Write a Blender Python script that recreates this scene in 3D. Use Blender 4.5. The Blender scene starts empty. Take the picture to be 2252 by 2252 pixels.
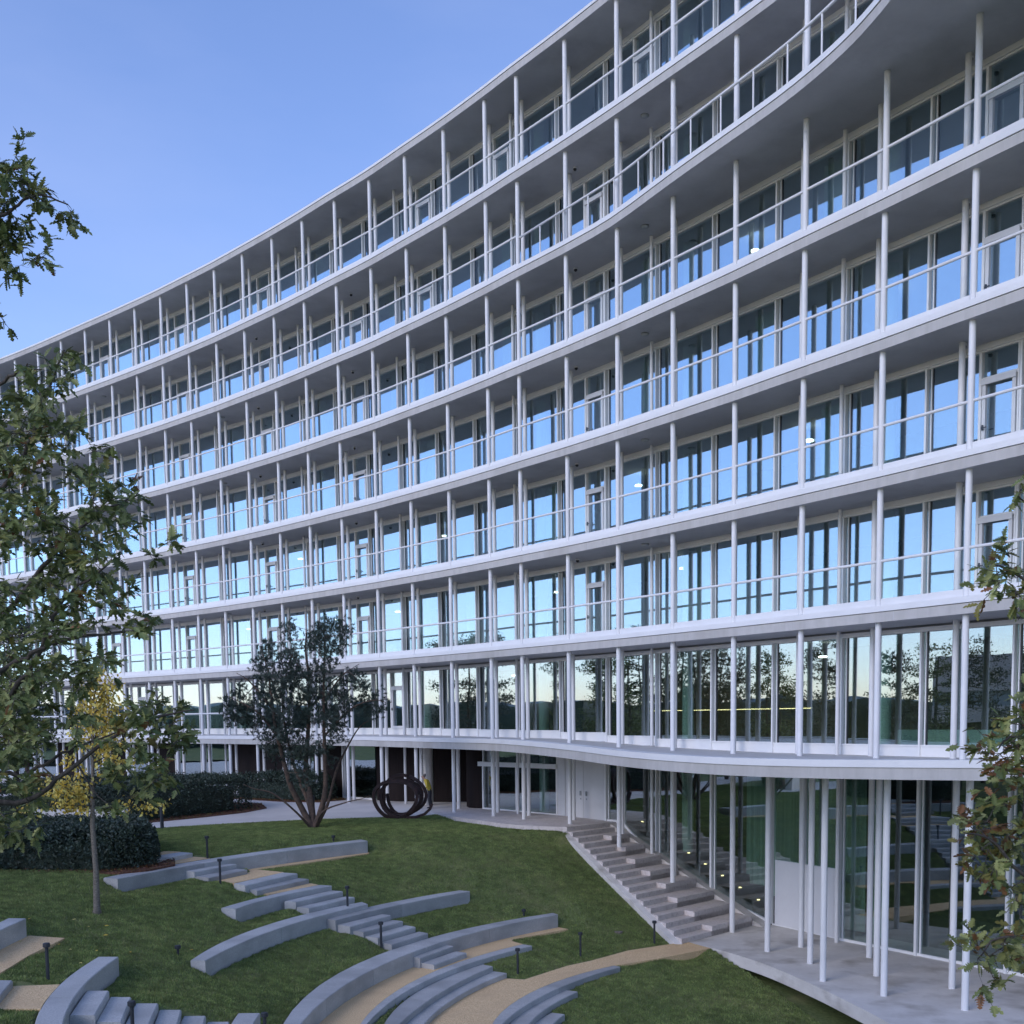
import bpy, bmesh, math, random
import numpy as np
from mathutils import Vector, Matrix, noise as mnoise
R = math.radians
rnd = random.Random(7)
scene = bpy.context.scene
COL = scene.collection

# ---------------------------------------------------------------- camera
cd = bpy.data.cameras.new("camera"); cam = bpy.data.objects.new("camera", cd); COL.objects.link(cam)
TH, RO = R(4.9698), R(-0.6668)
right = Vector((1, 0, 0)); up = Vector((0, math.sin(TH), math.cos(TH))); fwd = Vector((0, math.cos(TH), -math.sin(TH)))
rc = right * math.cos(RO) + up * math.sin(RO)
uc = up * math.cos(RO) - right * math.sin(RO)
M = Matrix.Identity(4)
for r_ in range(3):
    M[r_][0] = rc[r_]; M[r_][1] = uc[r_]; M[r_][2] = -fwd[r_]
cam.matrix_world = M
cd.sensor_width = 36; cd.lens = 36 * 2450 / 2252; cd.shift_y = (1793.57 - 1126) / 2252
cd.clip_start = 0.2; cd.clip_end = 3000
scene.camera = cam
# ---------------------------------------------------------------- light
SUN_EL, SUN_AZ = 30.0, -135        # veiled sun on the left, behind the camera (azimuth from +Y towards +X)
world = bpy.data.worlds.new("World"); scene.world = world; world.use_nodes = True
wn = world.node_tree.nodes; wl = world.node_tree.links
sky = wn.new("ShaderNodeTexSky"); sky.sky_type = 'NISHITA'; sky.sun_disc = False
sky.sun_elevation = R(SUN_EL); sky.sun_rotation = R(SUN_AZ); sky.altitude = 400
sky.air_density = 1.0; sky.dust_density = 0.6; sky.ozone_density = 2.2
bgn = wn["Background"]; bgn.inputs[1].default_value = 0.12
tint = wn.new("ShaderNodeMix"); tint.data_type = 'RGBA'; tint.blend_type = 'MULTIPLY'; tint.inputs[0].default_value = 1.0
tint.inputs[7].default_value = (1.03, 1.02, 1.24, 1)          # the phone's cool, slightly violet white balance
cn = wn.new("ShaderNodeTexNoise"); cn.inputs["Scale"].default_value = 1.6; cn.inputs["Detail"].default_value = 7; cn.inputs["Roughness"].default_value = 0.55
ctc = wn.new("ShaderNodeTexCoord"); cmap = wn.new("ShaderNodeMapping"); cmap.inputs["Scale"].default_value = (1.0, 1.0, 3.0); wl.new(ctc.outputs["Generated"], cmap.inputs[0]); wl.new(cmap.outputs[0], cn.inputs["Vector"])
cmr = wn.new("ShaderNodeMapRange"); cmr.inputs[1].default_value = 0.42; cmr.inputs[2].default_value = 0.72; cmr.inputs[4].default_value = 0.13; wl.new(cn.outputs[0], cmr.inputs[0])
cmx = wn.new("ShaderNodeMix"); cmx.data_type = 'RGBA'; wl.new(cmr.outputs[0], cmx.inputs[0]); wl.new(sky.outputs[0], cmx.inputs[6]); cmx.inputs[7].default_value = (3.6, 3.9, 4.4, 1)   # thin high haze
wl.new(cmx.outputs[2], tint.inputs[6]); wl.new(tint.outputs[2], bgn.inputs[0])
sl = bpy.data.lights.new("sun", 'SUN'); sun = bpy.data.objects.new("sun", sl); COL.objects.link(sun)
sl.energy = 0.5; sl.angle = R(30); sl.color = (1.0, 0.92, 0.86)   # dusk: only a weak broad glow is left of the sun
sd = Vector((math.sin(R(SUN_AZ)) * math.cos(R(SUN_EL)), math.cos(R(SUN_AZ)) * math.cos(R(SUN_EL)), math.sin(R(SUN_EL))))
sun.rotation_euler = (-sd).to_track_quat('-Z', 'Y').to_euler()
sun.location = (60, 60, 60)
scene.view_settings.view_transform = 'Standard'; scene.view_settings.look = 'None'
scene.view_settings.gamma = 1; scene.view_settings.use_curve_mapping = False
scene.view_settings.exposure = 0.9
scene.cycles.max_bounces = 8; scene.cycles.transparent_max_bounces = 24
scene.cycles.glossy_bounces = 4; scene.cycles.transmission_bounces = 4; scene.cycles.diffuse_bounces = 4
scene.cycles.sample_clamp_indirect = 4; scene.cycles.caustics_reflective = False; scene.cycles.caustics_refractive = False

# ---------------------------------------------------------------- helpers
def tag(o, label=None, cat=None, group=None, kind=None):
    if label: o['label'] = label
    if cat: o['category'] = cat
    if group: o['group'] = group
    if kind: o['kind'] = kind
    return o
def empty(name, loc, label, cat, group=None):
    o = bpy.data.objects.new(name, None); COL.objects.link(o); o.location = loc
    o.empty_display_size = 0.3
    return tag(o, label, cat, group)
class MB:
    def __init__(s): s.v = []; s.f = []; s.m = []
    def add(s, vs, fs, m=0):
        b = len(s.v); s.v += [tuple(v) for v in vs]
        for f in fs: s.f.append(tuple(b + i for i in f)); s.m.append(m)
    def prism(s, poly, z0, z1, m=0, zt=None, zb=None):      # poly: plan points, z may vary per vertex
        n = len(poly)
        zt = zt or [z1] * n; zb = zb or [z0] * n
        vs = [(p[0], p[1], zb[i]) for i, p in enumerate(poly)] + [(p[0], p[1], zt[i]) for i, p in enumerate(poly)]
        a = sum(poly[i][0] * poly[(i + 1) % n][1] - poly[(i + 1) % n][0] * poly[i][1] for i in range(n))
        fs = [tuple(range(n - 1, -1, -1)), tuple(range(n, 2 * n))] + [(i, (i + 1) % n, n + (i + 1) % n, n + i) for i in range(n)]
        if a < 0: fs = [tuple(reversed(f)) for f in fs]
        s.add(vs, fs, m)
    def box(s, x0, x1, y0, y1, z0, z1, m=0):
        s.prism([(x0, y0), (x1, y0), (x1, y1), (x0, y1)], z0, z1, m)
    def wallbox(s, a, b, n, d0, d1, z0, z1, m=0):           # box along a->b, from d0 to d1 along the normal n
        s.prism([(a[0] + n[0] * d0, a[1] + n[1] * d0), (b[0] + n[0] * d0, b[1] + n[1] * d0),
                 (b[0] + n[0] * d1, b[1] + n[1] * d1), (a[0] + n[0] * d1, a[1] + n[1] * d1)], z0, z1, m)
    def tube(s, pts, rad, seg=8, m=0, cap=True):
        pts = [Vector(p) for p in pts]; n = len(pts)
        if not hasattr(rad, '__len__'): rad = [rad] * n
        rings = []; prev = None
        for i, p in enumerate(pts):
            t = (pts[min(i + 1, n - 1)] - pts[max(i - 1, 0)]).normalized()
            if prev is None:
                u = t.orthogonal().normalized()
            else:
                u = (prev - t * prev.dot(t)); u = u.normalized() if u.length > 1e-6 else t.orthogonal().normalized()
            prev = u; w = t.cross(u)
            rings.append([p + (u * math.cos(2 * math.pi * k / seg) + w * math.sin(2 * math.pi * k / seg)) * rad[i] for k in range(seg)])
        vs = [v for r_ in rings for v in r_]
        fs = [(i * seg + k, i * seg + (k + 1) % seg, (i + 1) * seg + (k + 1) % seg, (i + 1) * seg + k) for i in range(n - 1) for k in range(seg)]
        if cap: fs += [tuple(range(seg - 1, -1, -1)), tuple((n - 1) * seg + k for k in range(seg))]
        s.add(vs, fs, m)
    def build(s, name, mats, parent=None, smooth=False, kind=None):
        me = bpy.data.meshes.new(name); me.from_pydata(s.v, [], s.f)
        if not isinstance(mats, (list, tuple)): mats = [mats]
        for m in mats: me.materials.append(m)
        if len(mats) > 1: me.polygons.foreach_set('material_index', s.m)
        if smooth: me.polygons.foreach_set('use_smooth', [True] * len(s.f))
        me.update()
        o = bpy.data.objects.new(name, me); COL.objects.link(o)
        if parent is not None:
            o.parent = parent; o.matrix_parent_inverse = Matrix.Translation(parent.location).inverted() if parent.type == 'EMPTY' else Matrix.Identity(4)
        if kind: o['kind'] = kind
        return o
def child(o, p): o.parent = p
def curve(pts, n):                                            # Catmull-Rom through pts, n samples per span
    P = [Vector(p) for p in pts]; P = [P[0] * 2 - P[1]] + P + [P[-1] * 2 - P[-2]]
    out = []
    for i in range(1, len(P) - 2):
        for k in range(n):
            t = k / n; a, b, c, d = P[i - 1], P[i], P[i + 1], P[i + 2]
            out.append(0.5 * ((2 * b) + (c - a) * t + (2 * a - 5 * b + 4 * c - d) * t * t + (3 * b - a - 3 * c + d) * t ** 3))
    out.append(P[-2]); return out
def smooth_angle(o, ang=35):
    me = o.data; me.polygons.foreach_set('use_smooth', [True] * len(me.polygons))
    me.set_sharp_from_angle(angle=R(ang))

# ---------------------------------------------------------------- materials
def mat(name, rough=0.6, spec=0.5):
    m = bpy.data.materials.new(name); m.use_nodes = True
    b = m.node_tree.nodes["Principled BSDF"]; b.inputs["Roughness"].default_value = rough
    b.inputs["Specular IOR Level"].default_value = spec
    return m, m.node_tree, b
def nd(nt, t, **kw):
    n = nt.nodes.new(t)
    for k, v in kw.items():
        if k.startswith('i_'): n.inputs[int(k[2:]) if k[2:].isdigit() else k[2:]].default_value = v
        else: setattr(n, k, v)
    return n
def noise_mat(name, stops, scale=4.0, detail=6, rough=0.7, bump=0.0, bscale=None, bdist=0.02, spec=0.5, stretch=None, second=None):
    m, nt, b = mat(name, rough, spec)
    tc = nd(nt, "ShaderNodeNewGeometry"); src = tc.outputs["Position"]
    if stretch:
        mp = nd(nt, "ShaderNodeMapping"); mp.inputs["Scale"].default_value = stretch; nt.links.new(src, mp.inputs[0]); src = mp.outputs[0]
    nz = nd(nt, "ShaderNodeTexNoise"); nz.inputs["Scale"].default_value = scale; nz.inputs["Detail"].default_value = detail
    nz.inputs["Roughness"].default_value = 0.65
    nt.links.new(src, nz.inputs["Vector"])
    cr = nd(nt, "ShaderNodeValToRGB"); e = cr.color_ramp.elements
    while len(e) < len(stops): e.new(0.5)
    for i, (p, c) in enumerate(stops):
        e[i].position = p; e[i].color = (*c, 1)
    nt.links.new(nz.outputs[0], cr.inputs[0]); outc = cr.outputs[0]
    if second:                                               # (scale, color, low, high): second blotch layer
        n2 = nd(nt, "ShaderNodeTexNoise"); n2.inputs["Scale"].default_value = second[0]; n2.inputs["Detail"].default_value = 5
        nt.links.new(src, n2.inputs["Vector"])
        mr = nd(nt, "ShaderNodeMapRange"); mr.inputs[1].default_value = second[2]; mr.inputs[2].default_value = second[3]
        nt.links.new(n2.outputs[0], mr.inputs[0])
        mx = nd(nt, "ShaderNodeMix", data_type='RGBA'); nt.links.new(mr.outputs[0], mx.inputs[0]); nt.links.new(outc, mx.inputs[6]); mx.inputs[7].default_value = (*second[1], 1)
        outc = mx.outputs[2]
    nt.links.new(outc, b.inputs["Base Color"])
    if bump:
        n3 = nd(nt, "ShaderNodeTexNoise"); n3.inputs["Scale"].default_value = bscale or scale * 4; n3.inputs["Detail"].default_value = 4
        nt.links.new(src, n3.inputs["Vector"])
        bp = nd(nt, "ShaderNodeBump"); bp.inputs["Strength"].default_value = bump; bp.inputs["Distance"].default_value = bdist
        nt.links.new(n3.outputs[0], bp.inputs["Height"]); nt.links.new(bp.outputs[0], b.inputs["Normal"])
    return m
MT = {}
MT['white'] = noise_mat('white_paint', [(0.3, (0.70, 0.70, 0.695)), (0.7, (0.76, 0.76, 0.755))], 1.2, rough=0.45)
MT['white2'] = noise_mat('white_metal', [(0.3, (0.82, 0.82, 0.80)), (0.7, (0.87, 0.87, 0.85))], 2.0, rough=0.4)
MT['greyframe'] = noise_mat('grey_metal', [(0.3, (0.34, 0.36, 0.37)), (0.7, (0.40, 0.42, 0.43))], 2.0, rough=0.35)
MT['fascia'] = noise_mat('fascia_concrete', [(0.25, (0.40, 0.385, 0.36)), (0.5, (0.47, 0.455, 0.43)), (0.8, (0.54, 0.52, 0.49))], 2.2, 8, 0.75, 0.15, 30, 0.01, stretch=(1.6, 1.6, 0.35), second=(0.35, (0.38, 0.36, 0.33), 0.52, 0.75))
MT['soffit'] = noise_mat('soffit_concrete', [(0.25, (0.42, 0.415, 0.425)), (0.5, (0.54, 0.535, 0.545)), (0.8, (0.64, 0.635, 0.64))], 0.5, 9, 0.8, 0.1, 12, 0.01, second=(0.16, (0.44, 0.435, 0.445), 0.48, 0.75))
MT['deck'] = noise_mat('balcony_deck', [(0.3, (0.50, 0.49, 0.47)), (0.7, (0.60, 0.59, 0.57))], 2.0, 7, 0.7)
MT['concrete'] = noise_mat('stair_concrete', [(0.2, (0.48, 0.435, 0.405)), (0.5, (0.61, 0.555, 0.515)), (0.8, (0.70, 0.645, 0.60))], 1.3, 9, 0.85, 0.25, 45, 0.008, second=(9.0, (0.40, 0.35, 0.315), 0.52, 0.8))
MT['concrete_pale'] = noise_mat('pale_concrete', [(0.2, (0.522, 0.493, 0.450)), (0.5, (0.638, 0.609, 0.566)), (0.8, (0.754, 0.725, 0.681))], 1.1, 9, 0.85, 0.25, 40, 0.008, stretch=(1, 1, 2.2), second=(0.7, (0.392, 0.362, 0.319), 0.52, 0.7))
MT['path'] = noise_mat('pale_path', [(0.3, (0.560, 0.525, 0.483)), (0.7, (0.686, 0.651, 0.602))], 60, 5, 0.9, 0.3, 90, 0.01, second=(0.5, (0.532, 0.504, 0.469), 0.45, 0.75))
MT['gravel'] = noise_mat('golden_gravel', [(0.30, (0.36, 0.22, 0.11)), (0.5, (0.78, 0.54, 0.28)), (0.70, (0.92, 0.74, 0.46))], 38, 4, 0.95, 0.9, 45, 0.02, second=(1.1, (0.64, 0.44, 0.24), 0.45, 0.8))
for i, (a, b_) in enumerate([((0.31, 0.312, 0.30), (0.60, 0.60, 0.58)), ((0.27, 0.272, 0.265), (0.53, 0.53, 0.51)), ((0.34, 0.342, 0.33), (0.66, 0.66, 0.635))]):
    mid = tuple((x + y) / 2 for x, y in zip(a, b_))
    MT['granite%d' % i] = noise_mat('granite_%s' % 'abc'[i], [(0.3, a), (0.5, mid), (0.72, b_)], 30, 9, 0.65, 0.4, 70, 0.008, stretch=(1, 1, 2.0), second=(0.9, tuple(c * 0.72 for c in mid), 0.42, 0.72))
MT['lawn'] = noise_mat('lawn_soil', [(0.25, (0.085, 0.110, 0.042)), (0.5, (0.135, 0.170, 0.066)), (0.75, (0.20, 0.23, 0.10))], 9, 8, 0.95, 0.8, 60, 0.03, spec=0.1, second=(0.7, (0.26, 0.25, 0.12), 0.48, 0.75))
MT['darkmetal'] = noise_mat('dark_bollard_metal', [(0.3, (0.018, 0.022, 0.028)), (0.7, (0.03, 0.034, 0.04))], 6, 4, 0.5)
MT['rust'] = noise_mat('rusted_steel', [(0.25, (0.018, 0.010, 0.009)), (0.5, (0.04, 0.02, 0.016)), (0.8, (0.075, 0.036, 0.026))], 5, 8, 0.7, 0.3, 40, 0.01, spec=0.4)
MT['mulch'] = noise_mat('leaf_mulch', [(0.3, (0.042, 0.021, 0.014)), (0.5, (0.140, 0.063, 0.035)), (0.7, (0.280, 0.126, 0.070))], 18, 5, 0.95, 1.0, 30, 0.05)
MT['bark'] = noise_mat('oak_bark', [(0.3, (0.03, 0.025, 0.02)), (0.7, (0.10, 0.085, 0.07))], 12, 6, 0.9, 0.8, 30, 0.01, stretch=(2, 2, 0.6))
MT['bark_light'] = noise_mat('young_bark', [(0.3, (0.10, 0.085, 0.065)), (0.55, (0.19, 0.165, 0.13)), (0.75, (0.30, 0.27, 0.22))], 14, 6, 0.9, 0.8, 30, 0.01, stretch=(1, 1, 2.5))
MT['bark_pine'] = noise_mat('pine_bark', [(0.3, (0.045, 0.032, 0.026)), (0.55, (0.11, 0.075, 0.055)), (0.75, (0.18, 0.11, 0.075))], 7, 6, 0.9, 0.8, 20, 0.01)
MT['darkwall'] = noise_mat('dark_brown_wall', [(0.3, (0.012, 0.008, 0.008)), (0.7, (0.022, 0.015, 0.014))], 2.5, 6, 0.75, spec=0.2, stretch=(4, 4, 0.3))
MT['woodwall'] = noise_mat('interior_wood', [(0.3, (0.20, 0.15, 0.09)), (0.7, (0.30, 0.23, 0.14))], 2, 6, 0.7, stretch=(5, 5, 0.2))
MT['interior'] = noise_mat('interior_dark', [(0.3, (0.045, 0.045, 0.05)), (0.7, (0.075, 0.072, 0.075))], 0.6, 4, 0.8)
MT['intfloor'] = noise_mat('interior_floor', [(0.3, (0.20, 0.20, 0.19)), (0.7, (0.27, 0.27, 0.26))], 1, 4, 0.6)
MT['intcol'] = noise_mat('interior_column_paint', [(0.3, (0.68, 0.80, 0.69)), (0.7, (0.72, 0.83, 0.72))], 1.5, 4, 0.6)
MT['curtain'] = noise_mat('green_curtain', [(0.35, (0.28, 0.38, 0.31)), (0.65, (0.48, 0.60, 0.50))], 1.0, 3, 0.9, stretch=(9, 9, 0.05))
MT['blind'] = noise_mat('cream_blind', [(0.3, (0.46, 0.45, 0.41)), (0.7, (0.52, 0.51, 0.47))], 2, 3, 0.8)
MT['black'] = noise_mat('black_plastic', [(0.3, (0.015, 0.015, 0.016)), (0.7, (0.03, 0.03, 0.032))], 5, 2, 0.4)
MT['beige'] = noise_mat('beige_stone', [(0.3, (0.60, 0.57, 0.52)), (0.7, (0.68, 0.65, 0.60))], 3, 5, 0.8)
def glass_mat(name, fac0, fac1, tint, rtint, wav=0.02, wscale=0.35):
    m = bpy.data.materials.new(name); m.use_nodes = True; nt = m.node_tree; nt.nodes.clear()
    out = nd(nt, "ShaderNodeOutputMaterial"); mx = nd(nt, "ShaderNodeMixShader")
    tr = nd(nt, "ShaderNodeBsdfTransparent"); tr.inputs[0].default_value = (*tint, 1)
    gl = nd(nt, "ShaderNodeBsdfGlossy"); gl.inputs["Color"].default_value = (*rtint, 1); gl.inputs["Roughness"].default_value = 0.0
    lw = nd(nt, "ShaderNodeLayerWeight"); lw.inputs[0].default_value = 0.5
    mr = nd(nt, "ShaderNodeMapRange"); mr.inputs[3].default_value = fac0; mr.inputs[4].default_value = fac1
    nt.links.new(lw.outputs["Facing"], mr.inputs[0]); nt.links.new(mr.outputs[0], mx.inputs[0])
    if wav:
        g = nd(nt, "ShaderNodeNewGeometry"); n = nd(nt, "ShaderNodeTexNoise"); n.inputs["Scale"].default_value = wscale; n.inputs["Detail"].default_value = 1.5
        nt.links.new(g.outputs["Position"], n.inputs["Vector"])
        bp = nd(nt, "ShaderNodeBump"); bp.inputs["Strength"].default_value = 1.0; bp.inputs["Distance"].default_value = wav
        nt.links.new(n.outputs[0], bp.inputs["Height"]); nt.links.new(bp.outputs[0], gl.inputs["Normal"])
    nt.links.new(tr.outputs[0], mx.inputs[1]); nt.links.new(gl.outputs[0], mx.inputs[2]); nt.links.new(mx.outputs[0], out.inputs[0])
    return m
MT['glass'] = glass_mat('coated_glass', 0.24, 1.0, (0.84, 0.95, 0.90), (0.74, 0.87, 0.98), 0.006)
MT['glass6'] = glass_mat('lobby_glass', 0.14, 1.0, (0.84, 0.96, 0.92), (0.86, 0.92, 0.98), 0.008)
MT['glass7'] = glass_mat('clear_glass', 0.03, 0.95, (0.80, 0.90, 0.88), (0.95, 0.99, 1.0), 0.006)
MT['clear'] = glass_mat('balustrade_glass', 0.01, 0.04, (0.985, 0.995, 0.99), (0.95, 1.0, 1.0), 0)
def emit(name, c, s):
    m = bpy.data.materials.new(name); m.use_nodes = True; b = m.node_tree.nodes["Principled BSDF"]
    b.inputs["Emission Color"].default_value = (*c, 1); b.inputs["Emission Strength"].default_value = s; return m
MT['lamp_white'] = emit('lamp_white', (1.0, 0.96, 0.88), 6.0)
MT['warm_light'] = emit('warm_light', (1.0, 0.75, 0.35), 2.5)
def leaf_mat(name, c, trans=0.25):
    m, nt, b = mat(name, 0.5, 0.35)
    g = nd(nt, "ShaderNodeNewGeometry"); n = nd(nt, "ShaderNodeTexNoise"); n.inputs["Scale"].default_value = 3.0
    nt.links.new(g.outputs["Position"], n.inputs["Vector"])
    cr = nd(nt, "ShaderNodeValToRGB"); cr.color_ramp.elements[0].position = 0.35; cr.color_ramp.elements[1].position = 0.65
    cr.color_ramp.elements[0].color = (*(x * 0.7 for x in c), 1); cr.color_ramp.elements[1].color = (*(min(1, x * 1.3) for x in c), 1)
    nt.links.new(n.outputs[0], cr.inputs[0]); nt.links.new(cr.outputs[0], b.inputs["Base Color"])
    tl = nd(nt, "ShaderNodeBsdfTranslucent"); nt.links.new(cr.outputs[0], tl.inputs[0])
    mx = nd(nt, "ShaderNodeMixShader"); mx.inputs[0].default_value = trans
    nt.links.new(b.outputs[0], mx.inputs[1]); nt.links.new(tl.outputs[0], mx.inputs[2]); nt.links.new(mx.outputs[0], nt.nodes["Material Output"].inputs[0])
    return m
LEAF = [leaf_mat('oak_leaf_dark', (0.10, 0.13, 0.045)), leaf_mat('oak_leaf_mid', (0.165, 0.20, 0.068)), leaf_mat('oak_leaf_light', (0.28, 0.30, 0.11)),
        leaf_mat('oak_leaf_yellowing', (0.19, 0.17, 0.045)), leaf_mat('oak_leaf_brown', (0.20, 0.095, 0.04)), leaf_mat('yellow_leaf', (0.62, 0.44, 0.07)), leaf_mat('pale_yellow_leaf', (0.72, 0.62, 0.18))]
NEEDLE = [leaf_mat('pine_needle_dark', (0.035, 0.052, 0.038), 0.1), leaf_mat('pine_needle_mid', (0.058, 0.080, 0.060), 0.1), leaf_mat('pine_needle_pale', (0.10, 0.125, 0.10), 0.1)]
HEDGE = [leaf_mat('hedge_leaf_dark', (0.030, 0.045, 0.030), 0.08), leaf_mat('hedge_leaf_mid', (0.055, 0.078, 0.05), 0.08), leaf_mat('hedge_leaf_pale', (0.085, 0.115, 0.088), 0.08)]
GRASS = [leaf_mat('grass_blade_dark', (0.15, 0.205, 0.060), 0.25), leaf_mat('grass_blade_mid', (0.25, 0.31, 0.095), 0.25), leaf_mat('grass_blade_dry', (0.36, 0.34, 0.14), 0.25)]
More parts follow.
